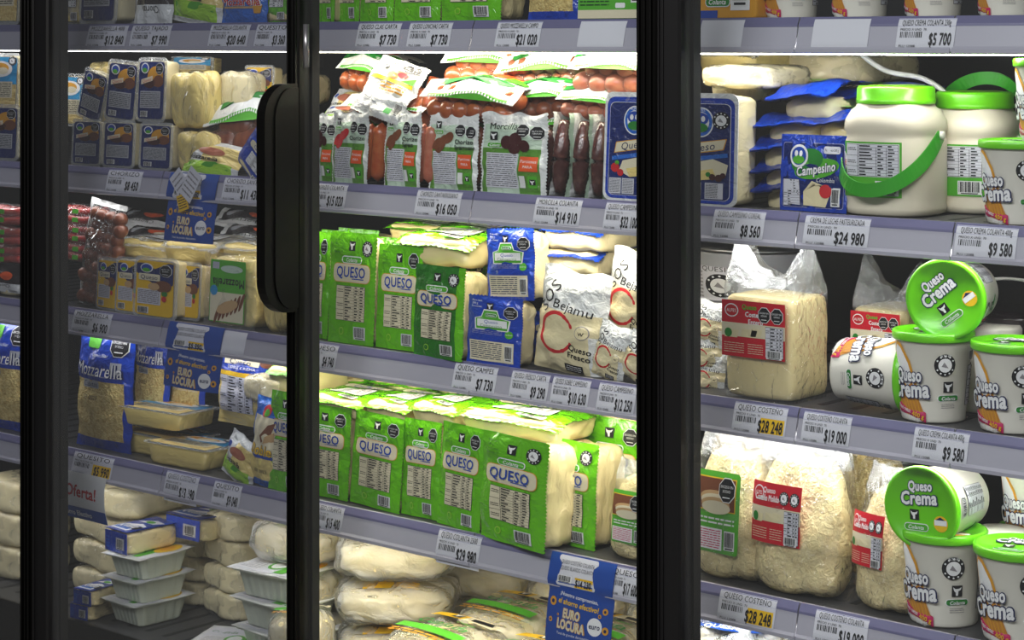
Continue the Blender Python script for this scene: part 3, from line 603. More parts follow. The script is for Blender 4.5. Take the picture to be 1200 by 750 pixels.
# ---- jar with carrying strap
def jar(style):
    H = .205; k = 2.7; b = MB()
    b.lathe([(0, 0), (.058, 0), (.064, .003), (.066, .012), (.0645, .02), (.066, .03), (.066, .118), (.0645, .122), (.0645, .13), (.067, .135), (.066, .15), (.058, .166), (.052, .171), (.05, .176), (.05, .18)], 'jar_white', 56, k)
    def rad(th, R): c, s_ = abs(math.cos(th)), abs(math.sin(th)); return R * (c ** k + s_ ** k) ** (-1 / k)
    fm = lambda u, z, off=0: ((rad(u / .066, .066) + off + .0003) * math.sin(u / .066), -(rad(u / .066, .066) + off + .0003) * math.cos(u / .066), z)
    lab = MB(); d = Dec(lab, fm, .006, 0); d.rect(-.075, .03, .04, .117, 'leaf', 1); d.rect(-.045, .062, .037, .114, 'white', 2); d.table(-.044, .063, .036, .113, 10, 4, 3); d.barcode(.004, .033, .036, .056, 2)
    d.ell(-.06, .085, .017, .017, 'white', 2); d.text('LECHE', -.06, .083, .009, 'redink', 3, .03); d.ell(-.058, .05, .014, .01, 'gold', 2); d.ell(-.062, .047, .007, .007, 'redink', 3); d.poly([(-.075, .03), (-.05, .03), (-.05, .04), (-.075, .044)], 'white', 3)
    lid = MB(); n = 120; prof = [(.0545, .176), (.0555, .178), (.0555, .183), (.0545, .184), (.0545, .2), (.052, .204), (.0, .205)]; v = []; f = []
    for i_, (r, z) in enumerate(prof):
        for j in range(n): a = 2 * PI * j / n; rr_ = r * (1 - (.012 if j % 2 and i_ in (3, 4) else 0)); v.append((rr_ * math.cos(a), rr_ * math.sin(a), z))
    for r in range(len(prof) - 1):
        for j in range(n): l = (j + 1) % n; f.append((r * n + j, r * n + l, (r + 1) * n + l, (r + 1) * n + j))
    lid.add(v, f, 'green_lid'); Dec(lid, lambda x, z, off=0: (x, z, .205 + off), .1).ell(0, 0, .04, .04, 'green_light', 1, 30)
    st = MB(); P0 = Vector((.062, 0, .127)); wd = .011; S = []
    n = 36
    for i in range(n + 1):                      # strap arc between the two pivots, swung down in front or up behind
        q = PI * i / n; x = .07 * math.cos(q)
        out = math.sin(q) ** .8
        if style == 'down': y = -.085 * out; z = .127 - .085 * out
        else: y = .045 * out; z = .127 + .1 * out
        S.append(Vector((x, y, z)))
    v = []; f = []; nrm = Vector((0, -.7, .7)) if style == 'down' else Vector((0, .9, -.45)); 
    for i, p in enumerate(S):
        t_ = (S[min(i + 1, n)] - S[max(i - 1, 0)]).normalized(); o_ = Vector((p.x, p.y, 0)); o_ = o_.normalized() if o_.length > 1e-4 else Vector((0, -1, 0))
        o_ = (o_ - t_ * o_.dot(t_)).normalized(); s_ = t_.cross(o_).normalized()
        for a, c in ((-1, -1), (1, -1), (1, 1), (-1, 1)): v.append(p + s_ * wd * a + o_ * (.0009 * c))
    for i in range(n):
        for a in range(4): c = (a + 1) % 4; f.append((i * 4 + a, i * 4 + c, i * 4 + 4 + c, i * 4 + 4 + a))
    f += [(0, 1, 2, 3), (n * 4 + 3, n * 4 + 2, n * 4 + 1, n * 4)]; st.add(v, f, 'strap_green', False)
    piv = MB()
    for sg in (-1, 1): piv.tube([(sg * .064, 0, .127), (sg * .0735, 0, .127), (sg * .0745, 0, .127)], .0065, 'tub_white', 18, radii=[.0065, .0065, .005])
    return ('cheese_jar', 'jar', (.135, .205, .135), [('jar_body', b, [('printed_label', lab)]), ('lid', lid), ('carry_strap', st, [('pivot_button', piv)])])
kind('jar_down')(lambda: jar('down')); kind('jar_up')(lambda: jar('up'))
# ---- costeño block in a loose clear bag
def costeno_block():
    w_, h, t = .155, .27, .14; b = MB(); b.blob((0, .004 + t / 2, h * .33), w_ * .485, t * .48, h * .325, 'cheese', k=12, n=14, amp=.0015, freq=25)
    f = MB()
    def wall(a, c):           # a around, c up
        q = 2 * PI * a; cx, sx = math.cos(q), math.sin(q); k = 9; g = (abs(cx) ** k + abs(sx) ** k) ** (-1 / k)
        x = w_ / 2 * g * cx; y = t / 2 + t / 2 * g * sx; z = c * h
        if c > .7: s_ = (c - .7) / .3; y = y + (t * .45 - y) * s_ * .85; x *= 1 + .06 * s_; z = h * .7 + s_ * h * (.06 + .24 * abs(x / (w_ / 2)) ** 1.6 + (.05 if x < 0 else 0))
        n = noise.noise(Vector((x * 22, y * 22, z * 18))) * (.002 + .012 * max(0, c - .66)); return (x + n, y + n * (1 + 8 * max(0, c - .7)), z)
    f.grid(72, 34, wall, lambda a, c: 'film_hazy' if c > .66 else 'film_clear')
    lab = red_label(-.074, .072, .066, .168)
    return ('cheese_bag', 'cheese', (w_, h, t), [('cheese_block', b), ('bag', f), ('printed_label', lab)])
def red_label(x0, z0, x1, z1, fm=None, costeno=True):
    lab = MB(); d = Dec(lab, fm or flatf(-.002), .02); W, Hh = x1 - x0, z1 - z0; X = lambda a: x0 + a * W; Z = lambda a: z0 + a * Hh
    d.rect(x0, z0, x1, z1, 'red', 1); d.rect(X(.0), Z(.36), X(1), Z(.6), 'cream_label', 2)
    for a, c, e in ((.05, .34, .2), (.3, .36, .24), (.46, .38, .16)): d.poly([(X(a), Z(c)), (X(a + e), Z(c)), (X(a + e + .03), Z(c + .13)), (X(a + .03), Z(c + .15))], 'cheese_white', 3)
    d.ell(X(.16), Z(.82), W * .11, Hh * .12, 'white', 3); d.ell(X(.16), Z(.82), W * .095, Hh * .1, 'redink', 4); d.text('ALPES', X(.16), Z(.82), Hh * .06, 'white', 5, W * .15); d.ell(X(.11), Z(.42), W * .06, Hh * .08, 'ink_green', 4)
    if costeno:
        for i, (s_, m) in enumerate((('Queso', 'leaf'), ('Costeño', 'white'), ('Entero', 'white'))): d.text(s_, X(.33 + .05 * i), Z(.9 - i * .13), Hh * .085, m, 4, W * .3, .03, al='l')
    else: d.text('Queso', X(.38), Z(.88), Hh * .09, 'white', 4, W * .25, .02); d.text('Costeño Molido', X(.34), Z(.75), Hh * .1, 'white', 4, W * .5, .03)
    for i, a in enumerate((.68, .88)): (d.seal if costeno else d.ring)(X(a), Z(.78), W * .095, 4)
    d.table(X(.7), Z(.04), X(.98), Z(.58), 9, 4, 4); d.barcode(X(.72), Z(.02), X(.96), Z(.17), 8); d.lines(X(.04), Z(.06), X(.36), Z(.26), 5, 'cream_label', 3, 3, .25); d.lines(X(.42), Z(.06), X(.66), Z(.26), 5, 'cream_label', 3, 6, .25)
    return lab
kind('costeno')(costeno_block)
# ---- puffy clear bag of ground cheese
def ground_bag(lab):
    w_, h, t = .2, .27, .1; b = MB()
    def fn(x, y, z, e):
        g = 1 - .22 * max(0, z) ** 2; s_ = 1 - .35 * abs(x) ** 3 - .1 * max(0, z); return (e.x * g, e.y * s_ * (1 - .45 * max(0, z)), e.z)
    b.blob((0, t / 2, h * .43), w_ * .48, t * .46, h * .425, 'cheese_curd' if lab != 'yellow' else 'cheese_grated', k=5, n=20, amp=.008, freq=22, seed=3, fn=fn)
    f = MB()
    def wall(a, c):
        q = 2 * PI * a; cx, sx = math.cos(q), math.sin(q); k = 5; g = (abs(cx) ** k + abs(sx) ** k) ** (-1 / k); x = w_ / 2 * g * cx * (1 - .04 * math.sin(c * PI)); th = t / 2 * (1 - .35 * abs(x / (w_ / 2)) ** 3) * (min(1, c * 9 + .35) if c < .1 else 1) * (1 - max(0, c - .55) / .45 * .93)
        y = t / 2 + th * g * sx * 1.02; n = noise.noise(Vector((x * 26 + 4, y * 20, c * h * 26))) * (.002 + .012 * max(0, c - .5)); return (x + n * .6, y + n, c * h + n)
    f.grid(80, 44, wall, lambda a, c: 'film_clear' if c < .8 else 'film_hazy')
    parts = [('ground_cheese', b), ('bag', f)]
    fm = lambda x, z, off=0: (x, .0 - off - .001 + .014 * (abs(x) / .1) ** 3 + (.1 * max(0, z - h * .55)), z)
    if lab == 'red': parts.append(('printed_label', red_label(-.09, .085, .03, .185, fm, False)))
    if lab == 'green':
        l = MB(); d = Dec(l, fm, .02); d.rr(-.07, .05, .05, .195, .006, 'leaf', 1); d.rect(-.067, .125, .042, .185, 'yellow', 2); d.rect(-.066, .127, .04, .183, 'brown_print', 3)
        for i in range(4): d.ell(-.015 + i * .002, .15 - i * .006, .04, .012, ('tan_print', 'cream_label')[i % 2], 4 + i)
        d.seal(.02, .165, .022, 8); d.barcode(.014, .058, .042, .092, 2); d.lines(-.06, .1, .04, .115, 2, 'white', 2, 4, .4); d.rect(-.065, .056, .008, .094, 'white', 2); d.lines(-.062, .058, .004, .092, 8, 'magenta', 3, 5, .4)
        parts.append(('printed_label', l))
    return ('cheese_bag', 'cheese', (w_, h, t), parts)
kind('ground_red')(lambda: ground_bag('red')); kind('ground_green')(lambda: ground_bag('green')); kind('ground_plain')(lambda: ground_bag('yellow'))
# ---- blue mozzarella pouch, cubes showing below
def mozza_pouch(style='cubes'):
    w_, h, t = .15, .235, .04; b = MB()
    if style == 'cubes': mf = lambda a, c: 'blue_film' if c > .56 or a > .9 or c < .09 else 'cheese_grated'
    elif style == 'blue': mf = 'blue_mid'
    elif style == 'doble': mf = lambda a, c: 'blue_mid' if c > .8 or a < .12 or a > .92 or c < .08 else ('cheese_yellow' if c < .35 else 'cream_label')
    else: mf = lambda a, c: 'blue_film' if c > .7 else ('yellow' if c > .62 else 'cheese_yellow')
    fm = pouch(b, w_, h, t / 2, t / 2, mf, p=2.5, nx=30, nz=46, fl=.06, flz=.05, seed=6, amp=.0025, y0=t / 2)
    l = MB(); d = Dec(l, fm, .01)
    if style == 'cubes':
        d.rr(-.04, .195, -.005, .222, .003, 'leaf', 1); d.text('Mozzarella', -.005, .155, .026, 'white', 2, .125, .0, .1, 0, out='blue_dark', outw=.015); d.rect(.03, .146, .055, .172, 'silver', 1)
        d.text('Domiciliar', .0, .183, .007, 'white', 1, .05); d.lines(-.05, .14, .05, .144, 1, 'lilac', 1, 3, .5); d.rr(-.045, .118, .005, .134, .004, 'silver', 1); d.text('Cubitos', -.02, .126, .01, 'ink_navy', 2, .042)
        d.text('SEP 2023', -.02, .1, .008, 'ink', 1, .04); d.seal(.045, .205, .022, 2)
        for i, z in enumerate((.012, .003)): pass
    elif style == 'blue':
        d.text('Mozzarella', 0, .175, .024, 'redink', 2, .12, .03, 0, 0, out='white', outw=.06); d.rect(-.055, .15, .06, .156, 'tan_print', 1); d.poly([(.04, .12), (.06, .12), (.065, .145), (.05, .155), (.038, .145)], 'gold', 2); d.lines(-.05, .125, .03, .142, 2, 'blue_dark', 1, 4, .5); d.text('400 G', -.01, .1, .012, 'blue_dark', 1, .05)
        d.text('Mozzarella', 0, .064, .022, 'redink', 2, .12, .03, 0, 0, out='white', outw=.06); d.poly([(.04, .03), (.06, .03), (.065, .055), (.05, .065), (.038, .055)], 'gold', 2); d.rect(-.055, .044, .06, .05, 'tan_print', 1)
    elif style == 'doble':
        d.ell(.0, .205, .02, .016, 'redink', 1); d.ell(.004, .201, .011, .01, 'leaf', 2); d.poly([(.0, .12), (.04, .15), (.05, .18), (.02, .17), (-.005, .14)], 'brown_print', 1); d.poly([(.01, .12), (.05, .13), (.05, .155), (.02, .14)], 'tan_print', 2)
        d.text('Doble', .0, .102, .026, 'yellow', 2, .095, .03, .1, out='ink_navy', outw=.06); d.rect(-.04, .08, .05, .088, 'ink_blue', 1); d.text('SEP 2023', 0, .045, .01, 'ink', 1, .06)
    else:
        d.rr(-.055, .185, .04, .205, .003, 'cream_label', 1); d.text('Queso', -.01, .195, .015, 'ink_navy', 2, .07); d.text('DOBLE CREMA', -.005, .177, .008, 'white', 1, .08); d.ell(-.02, .218, .02, .01, 'ink_green', 1); d.table(-.065, .04, .03, .15, 12, 4); d.ell(.055, .2, .015, .014, 'brown_print', 1)
    return ('cheese_pouch', 'cheese', (w_, h, t), [('pouch', b, [('printed_label', l)])])
kind('mozza')(mozza_pouch); kind('mozza_blue')(lambda: mozza_pouch('blue')); kind('doble')(lambda: mozza_pouch('doble')); kind('queso_pouch')(lambda: mozza_pouch('queso'))
def mozza_upside():
    w_, h, t = .13, .155, .06; b = MB(); b.blob((0, .004 + t / 2, h * .5), w_ * .47, t / 2, h * .47, 'cheese_yellow', k=7, n=12, amp=.003, freq=40)
    f = MB(); fm = pouch(f, w_ * 1.08, h * 1.02, .003, .002, 'film_clear', fl=.04, seed=9, amp=.002); l = MB(); d = Dec(l, lambda x, z, off=0: (x, -.004 - off, z), .02)
    d.rr(-.05, .012, .045, .143, .003, 'leaf', 1); d.rect(-.048, .014, .043, .075, 'cream_label', 2); d.rect(-.044, .124, -.026, .138, 'silver', 2); d.ell(.008, .125, .03, .008, 'mint', 2)
    d.text('Mozzarella', 0, .095, .018, 'ink', 2, .085, .02, 0, PI)
    for i in range(7): d.ell(-.028 + i * .011, .028 + .005 * i, .0042, .021, 'brown_print', 3, 12, -.35)
    d.ell(.0, .045, .03, .012, 'tan_print', 4, rot=.35); d.ell(-.038, .078, .01, .011, 'blue_sky', 3)
    return ('cheese_pack', 'cheese', (w_, h, t), [('cheese_block', b), ('wrapper', f), ('printed_label', l)])
kind('mozza_up')(mozza_upside)
def mozza_flat():                               # small see-through bag, green-edged print
    w_, h, t = .13, .15, .03; b = MB(); fm = pouch(b, w_, h, t / 2, t / 2, lambda a, c: 'green_light' if c < .38 and c > .1 and a < .9 else ('cheese_yellow' if .35 < c < .85 and a > .35 else 'white_film'), p=2.3, seed=8, amp=.003, y0=t / 2)
    l = MB(); d = Dec(l, fm, .01); d.poly([(-.05, .05), (.02, .06), (.05, .04), (-.045, .015)], 'leaf', 1); d.text('Mozzarella', -.015, .07, .016, 'ink', 2, .08, .02); d.ell(.0, .1, .03, .016, 'sausage_pink', 1); d.ell(-.045, .11, .01, .01, 'ink_blue', 1)
    return ('cheese_pack', 'cheese', (w_, h, t), [('bag', b, [('printed_label', l)])])
kind('mozza_flat')(mozza_flat)
def bejamu():
    w_, h, t = .155, .225, .06; b = MB()
    fm = pouch(b, w_, h, t * .6, t * .4, lambda a, c: 'white_film' if c > .62 or a > .86 and c < .4 else 'cheese_white', p=2.4, nx=30, nz=44, fl=.03, flz=.03, seed=13, amp=.004, freq=24, y0=t * .6, top=lambda a: .006 * math.sin(a * 9))
    l = MB(); d = Dec(l, fm, .008); d.text('SOS', -.04, .165, .028, 'ink', 1, .07, .0, 0, 1.15); d.text('Bejamu', .018, .148, .02, 'ink', 1, .1, .0, 0, -.12)
    n = 40; cx, cz = -.012, .09; v = []; f = []
    for i in range(n + 1):
        q = .35 + (2 * PI - .75) * i / n; wd = .0035 * (.6 + .5 * noise.noise(Vector((i * .7, 0, 0))) + .5 * math.sin(q / 2))
        for r in (.036 - wd, .036 + wd): v.append(fm(cx + r * math.cos(q), cz + r * 1.18 * math.sin(q), LV))
    for i in range(n): f.append((2 * i, 2 * i + 1, 2 * i + 3, 2 * i + 2))
    l.add(v, f, 'redink'); d.text('Queso', .04, .062, .013, 'ink', 1, .045, .02, 0, -.1); d.text('Fresco', .038, .046, .013, 'ink', 1, .045, .02, 0, -.1)
    d.ell(.045, .1, .014, .015, 'grey_print', 1); d.ell(.045, .1, .0125, .0135, 'cheese_white', 2); d.text('w', .045, .1, .012, 'ink', 3); d.rect(.005, .008, .045, .026, 'ink', 1); d.lines(.008, .01, .042, .024, 3, 'white', 2, 3, .3); d.lines(-.068, .05, -.062, .15, 9, 'ink', 1, 3, .4)
    return ('cheese_bag', 'cheese', (w_, h, t), [('bag', b, [('printed_label', l)])])
kind('bejamu')(bejamu)
# ---- sausages
LINK = {}
def link_mesh(mat, L=.028, r=.017, seg=14):
    key = (mat, L, r)
    if key not in LINK:
        m = MB(); n = 10; pts = []; rad_ = []
        for i in range(n + 1):
            t_ = i / n; x = (t_ - .5) * (L + 2 * r); e = abs(x) - L / 2; rr_ = r if e <= 0 else math.sqrt(max(0, r * r - e * e)); pts.append((x, 0, 0)); rad_.append(max(rr_, .0012))
        m.tube(pts, r, mat, seg, radii=rad_); LINK[key] = m.mesh('sausage')
    return LINK[key]
def chorizo_bag(mat, rows=2, cols=6, zig=True, art='green', roundish=True, w_=.2):
    """lies flat: printed white film on top, links showing along the front edge; local: x width, y back, z up"""
    h, t = .06, .14; parts = []; rn = random.Random(7)
    me = link_mesh(mat, .006 if roundish else .06, .0195)
    for r in range(rows):
        for c in range(cols):
            x = -w_ * .44 + w_ * .86 * (c + .5 * (r % 2) + .25) / cols + rn.uniform(-.003, .003); z = .0195 + r * .028 + rn.uniform(-.003, .003); y = .012 + .008 * rn.random() + r * .002
            parts.append(('sausage', me, [], None, Matrix.Translation((x, y, z)) @ Matrix.Rotation(rn.uniform(-.5, .5) * (1 if roundish else .15) + (0 if not roundish else .6), 4, 'Y') @ Matrix.Rotation(rn.uniform(.6, 1.4) if roundish else rn.uniform(-.1, .1), 4, 'Z')))
    for c in range(5): parts.append(('sausage', me, [], None, Matrix.Translation((-w_ * .36 + c * w_ * .18, .07 + .01 * (c % 2), .018)) @ Matrix.Rotation(rn.uniform(0, 3), 4, 'Z')))
    f = MB(); f.blob((0, .06, .026), w_ * .47, .058, .028, 'film_clear', k=3.5, n=16, amp=.007, freq=30, seed=5)
    top = MB(); fz = lambda x, z, off=0: (x, z - .012, .073 - 7 * abs(x) ** 3 + .004 * math.sin(z * 30) + .005 * math.sin(x * 40 + 1) - .95 * max(0, .026 - z) - .003 * noise.noise(Vector((x * 25, z * 25, 4))) + off)
    def sheet(s_):
        def g(a, c):
            x = (a - .5) * w_; z = c * t; q = fz(x, z, s_)
            if c == 0: q = (q[0], q[1] + (.0022 if round(a * 60) % 2 else -.0022), q[2])
            return q
        return g
    top.grid(60, 16, sheet(.0), 'white_film'); top.grid(60, 16, sheet(-.0012), 'white_film', flip=True)
    l = MB(); d = Dec(l, fz, .01); d.poly([(-.07, .016), (-.02, .024), (.03, .016), (.08, .024), (.08, .03), (.03, .026), (-.02, .034), (-.07, .028)], 'ink_green', 1, 4)
    q_ = w_ / .2
    d.rect(-.085 * q_, .03, .0, .075, 'mint', 1); d.lines(-.08 * q_, .033, -.01, .072, 7, 'grey_print', 2, 6, .4); d.text('Chorizo', .02 * q_, .036, .012, 'ink_green', 3, .06, .02); d.ell(.03 * q_, .07, .03 * q_, .022, 'orange', 1); d.poly([(-.085 * q_, -.0), (.085 * q_, -.0), (.085 * q_, .004), (-.085 * q_, .004)], 'leaf', 1, 4); d.poly([(.05, .03), (.09, .04), (.09, .07), (.05, .06)], 'leaf', 2); d.seal(.075, .095, .014, 2); d.cow(-.04, .12, .008, 1)
    d.rect(-.03, .034, .02, .046, 'orange' if art == 'orange' else 'leaf', 1)
    return ('sausage_pack', 'sausages', (w_, h, t), parts + [('bag', f), ('printed_film', top, [('printed_label', l)])])
for nm_, m_ in (('chor', 'sausage'), ('chor_brown', 'sausage_brown'), ('chor_pink', 'sausage_pink')):
    kind(nm_)(lambda m_=m_: chorizo_bag(m_, 2, 6)); kind(nm_ + '4')(lambda m_=m_: chorizo_bag(m_, 2, 4, w_=.14))
kind('chor_long')(lambda: chorizo_bag('sausage_brown', 2, 2, roundish=False))
def stand_sausage(style):
    """upright printed sausage bag with the sausages bulging out at its right side"""
    w_, h, t = .15, .175, .05; parts = []; smat = {'morc': 'sausage_dark', 'chor': 'sausage', 'san': 'sausage_brown', 'chis': 'sausage_pink'}[style]
    me = link_mesh(smat, .11, .017)
    for i in range(4): parts.append(('sausage', me, [], None, Matrix.Translation((-.045 + i * .033, .028, .078)) @ Matrix.Rotation(PI / 2 + .04 * i, 4, 'Y')))
    if style in ('chor', 'chis'): parts.append(('sausage', link_mesh(smat, .1, .022), [], None, Matrix.Translation((.09, .036, .08)) @ Matrix.Rotation(PI / 2 + .05, 4, 'Y')))
    f = MB(); fm = pouch(f, w_, h, .01, .03, lambda a, c: 'white_film' if c > .86 or a > .93 or a < .04 else ('mint' if c > .56 else ('green_mid' if a < .12 or a > .6 or c > .5 else 'mint')), back='film_clear', nx=36, nz=48, teeth=('l', 'r'), p=2.4, fl=.05, seed=len(style) + 3, amp=.003, y0=.008, top=lambda a: .004 * math.sin(a * 14))
    l = MB(); d = Dec(l, fm, .008)
    d.rect(-.058, .012, .016, .088, 'paper', 1); d.lines(-.056, .014, .014, .086, 16, 'ink', 2, 8, .3); d.rect(.022, .05, .06, .082, 'orange', 2); d.text('Porciones', .041, .072, .007, 'white', 3, .034); d.text('PARA', .041, .06, .006, 'white', 3, .02); d.rect(.02, .014, .034, .04, 'white_matte', 2); d.rect(.04, .014, .058, .04, 'leaf', 2); d.cow(.049, .027, .006, 3)
    d.seal(.027, .138, .0145, 3); d.seal(.056, .134, .0145, 3, ('ALTO EN', 'GRASAS'))
    T = {'morc': 'Morcilla', 'chor': 'Chorizo', 'san': 'Chorizo Santarrosano', 'chis': 'Chorizo Spress'}[style].split()
    if style == 'morc':
        d.text('Morcilla', -.02, .147, .014, 'ink', 2, .07, .01, .1); d.cow(-.042, .125, .009); d.badge(-.038, .105, .04, 1, mat='leaf')
        for x, z, r in ((-.008, .112, .015), (.012, .12, .014), (.03, .105, .013), (.008, .098, .012)): d.ell(x, z, r, r, 'wine', 3, 14)
    else:
        d.cow(-.045, .15, .008); d.badge(-.045, .133, .036, 1, mat='leaf'); m2 = 'brown_print' if style != 'chor' else 'redink'
        for x, z in ((-.046, .106), (-.028, .113), (-.01, .12), (-.034, .098)): d.ell(x, z, .019, .0115, m2, 2, 12, .6)
        for i, s_ in enumerate(T): d.text(s_, .012, .112 - i * .013, .0105, 'ink', 4, .055, .02, al='l')
    return ('sausage_pack', 'sausages', (w_, h, t), parts + [('bag', f, [('printed_label', l)])])
for q in ('morc', 'chor', 'san', 'chis'): kind('st_' + q)(lambda q=q: stand_sausage(q))
def edge_sausage():
    """bag seen on its edge: dark curved sausages between two pale seams"""
    w_, h, t = .045, .17, .13; parts = []; m = MB()
    for j in range(2): m2 = MB(); m2.tube([(-.004 + j * .006 + .006 * math.sin(i / 14 * PI), .006 + j * .036 + .012 * (1 - math.sin(i / 14 * PI)), .008 + .145 * i / 14) for i in range(15)], .017, 'sausage_dark', 14, radii=[.004 + .013 * math.sin(PI * (.06 + .88 * i / 14)) ** .4 for i in range(15)]); parts.append(('sausage', m2))
    f = MB()
    for sx, mt in ((-.02, 'white_film'), (.018, 'mint')):
        for o_ in (0, .0012): f.grid(10, 40, lambda a, c, sx=sx, o_=o_: (sx + o_ + .006 * math.sin(c * 4 + a) + .004 * noise.noise(Vector((a * 3, c * 6, sx))), .004 + (.0015 if round(c * 40) % 2 and a == 0 else 0) + a * .11, c * .17), mt)
    return ('sausage_pack', 'sausages', (w_, h, t), parts + [('bag', f)])
kind('edge_morc')(edge_sausage)
def big_white_bag():
    """the large white and yellow frankfurter bag leaning over the others"""
    w_, h, t = .17, .2, .05; parts = []; me = link_mesh('sausage', .09, .019)
    for i in range(5): parts.append(('sausage', me, [], None, Matrix.Translation((-.05 + i * .03, .026, .09 + .004 * (i % 2))) @ Matrix.Rotation(PI / 2 + .03 * i, 4, 'Y')))
    parts.append(('sausage', me, [], None, Matrix.Translation((.085, .03, .07)) @ Matrix.Rotation(PI / 2 - .15, 4, 'Y'))); parts.append(('sausage', me, [], None, Matrix.Translation((.09, .03, .14)) @ Matrix.Rotation(PI / 2 - .3, 4, 'Y')))
    f = MB(); fm = pouch(f, w_, h, .008, .004, 'white_film', nx=40, nz=48, teeth=('r', 'b'), p=2.4, fl=.05, seed=14, amp=.0035)
    l = MB(); d = Dec(l, fm, .01); d.text('Chorizo', -.01, .187, .009, 'ink_green', 1, .07, .02); d.text('Coctel', -.012, .176, .008, 'ink_green', 1, .05); d.cow(-.045, .165, .008); d.seal(.03, .178, .014, 2); d.seal(.06, .178, .014, 2)
    d.ell(.015, .145, .035, .017, 'sausage_pink', 1, 20, .1); d.ell(.0, .14, .016, .012, 'orange', 2); d.ell(.028, .15, .015, .01, 'redink', 2); d.rect(-.075, .118, .07, .13, 'yellow', 1); d.poly([(.03, .13), (.07, .13), (.075, .155), (.05, .14)], 'leaf', 3); d.lines(-.03, .085, .06, .115, 3, 'gold', 1, 4, .5); d.lines(-.07, .02, .02, .1, 12, 'lilac', 1, 5, .15); d.rect(.03, .02, .05, .04, 'ink_green', 1); d.barcode(.055, .02, .08, .06)
    return ('sausage_pack', 'sausages', (w_, h, t), parts + [('bag', f, [('printed_label', l)])])
kind('big_white')(big_white_bag)
def link_bag():
    """upright bag of little round chorizos with a white seam"""
    w_, h, t = .13, .26, .06; parts = []; rn = random.Random(5); me = link_mesh('sausage_brown', .006, .0165)
    for r in range(9):
        for c in range(4):
            x = -.043 + c * .029 + (r % 2) * .01 + (r - 4) * .002
            parts.append(('sausage', me, [], None, Matrix.Translation((x, .03 + rn.uniform(-.006, .006), .02 + r * .0255)) @ Matrix.Rotation(rn.uniform(0, 3), 4, 'Y')))
    f = MB(); pouch(f, w_, h, .03, .026, lambda a, c: 'white_film' if a < .13 or c > .94 else 'film_clear', nx=30, nz=40, p=2.5, fl=.07, seed=4, amp=.003, y0=.03)
    return ('sausage_pack', 'sausages', (w_, h, t), parts + [('bag', f)])
kind('link_bag')(link_bag)
def red_sticks():
    w_, h, t = .14, .05, .12; parts = []; 
    for i in range(4):
        m = MB(); m.tube([(-.06 + .12 * j / 8, .02 + .028 * (i % 2), .012 + .022 * (i // 2) + .002 * math.sin(j)) for j in range(9)], .0125, 'sausage_red', 12); parts.append(('sausage', m))
    f = MB(); f.blob((0, .035, .024), w_ * .5, .04, .028, 'film_clear', k=4, n=14, amp=.006, freq=40)
    l = MB(); d = Dec(l, flatf(-.007), .02)
    for i in range(2): d.rect(-.05, .006 + i * .022, -.02, .018 + i * .022, 'white_film', 1); d.rect(.01, .006 + i * .022, .03, .018 + i * .022, 'leaf', 1)
    return ('sausage_pack', 'sausages', (w_, h, t), parts + [('bag', f), ('printed_label', l)])
kind('red_sticks')(red_sticks)
def dark_flat(txt='Chorizo'):
    w_, h, t = .16, .13, .03; b = MB(); fm = pouch(b, w_, h, t * .5, t * .4, lambda a, c: 'white_film' if c < .3 or a < .06 else 'dark_pack', p=2.2, nx=26, nz=24, seed=15, amp=.004, y0=t / 2)
    l = MB(); d = Dec(l, fm, .01); d.text(txt, 0, .028, .014, 'ink', 1, .08, .01, 0, PI); d.ell(.02, .07, .025, .018, 'orange', 1); d.ell(-.04, .08, .02, .02, 'silver', 1)
    return ('sausage_pack', 'sausages', (w_, h, t), [('bag', b, [('printed_label', l)])])
kind('dark_flat')(dark_flat)
def green_box():
    w_, h, t = .12, .1, .06; b = MB(); b.loft([(inset_rr(-w_ / 2, 0, w_ / 2, h, .002, .004), 0), (inset_rr(-w_ / 2, 0, w_ / 2, h, 0, .005), .004), (inset_rr(-w_ / 2, 0, w_ / 2, h, 0, .005), t)], 'green_dark')
    l = MB(); d = Dec(l, flatf(-.0003), .05); d.rect(-.058, .002, .058, .012, 'cream_label', 1); d.rect(-.058, .012, .058, .09, 'leaf', 1); d.ell(-.03, .05, .03, .015, 'white', 2); d.ell(-.03, .052, .02, .01, 'redink', 3); d.lines(-.054, .016, .0, .028, 3, 'ink_dgreen', 2, 3, .4); d.ell(.02, .03, .006, .006, 'white', 2); d.rr(.012, .014, .03, .02, .002, 'white', 2); d.barcode(.04, .02, .055, .06, 2)
    return ('cheese_box', 'box', (w_, h, t), [('carton', b, [('printed_label', l)])])
kind('green_box')(green_box)
def orange_box():
    w_, h, t = .1, .1, .07; b = MB(); b.loft([(inset_rr(-w_ / 2, 0, w_ / 2, h, .002, .004), 0), (inset_rr(-w_ / 2, 0, w_ / 2, h, 0, .005), .004), (inset_rr(-w_ / 2, 0, w_ / 2, h, 0, .005), t)], 'gold')
    l = MB(); d = Dec(l, flatf(-.0003), .05); d.badge(-.01, .02, .04, 2); d.rect(-.048, .001, -.01, .01, 'ink_blue', 2); d.rect(.01, .01, .04, .06, 'white', 1); d.barcode(.012, .014, .038, .056, 2); d.cow(-.01, .04, .01)
    return ('cheese_box', 'box', (w_, h, t), [('carton', b, [('printed_label', l)])])
kind('orange_box')(orange_box)
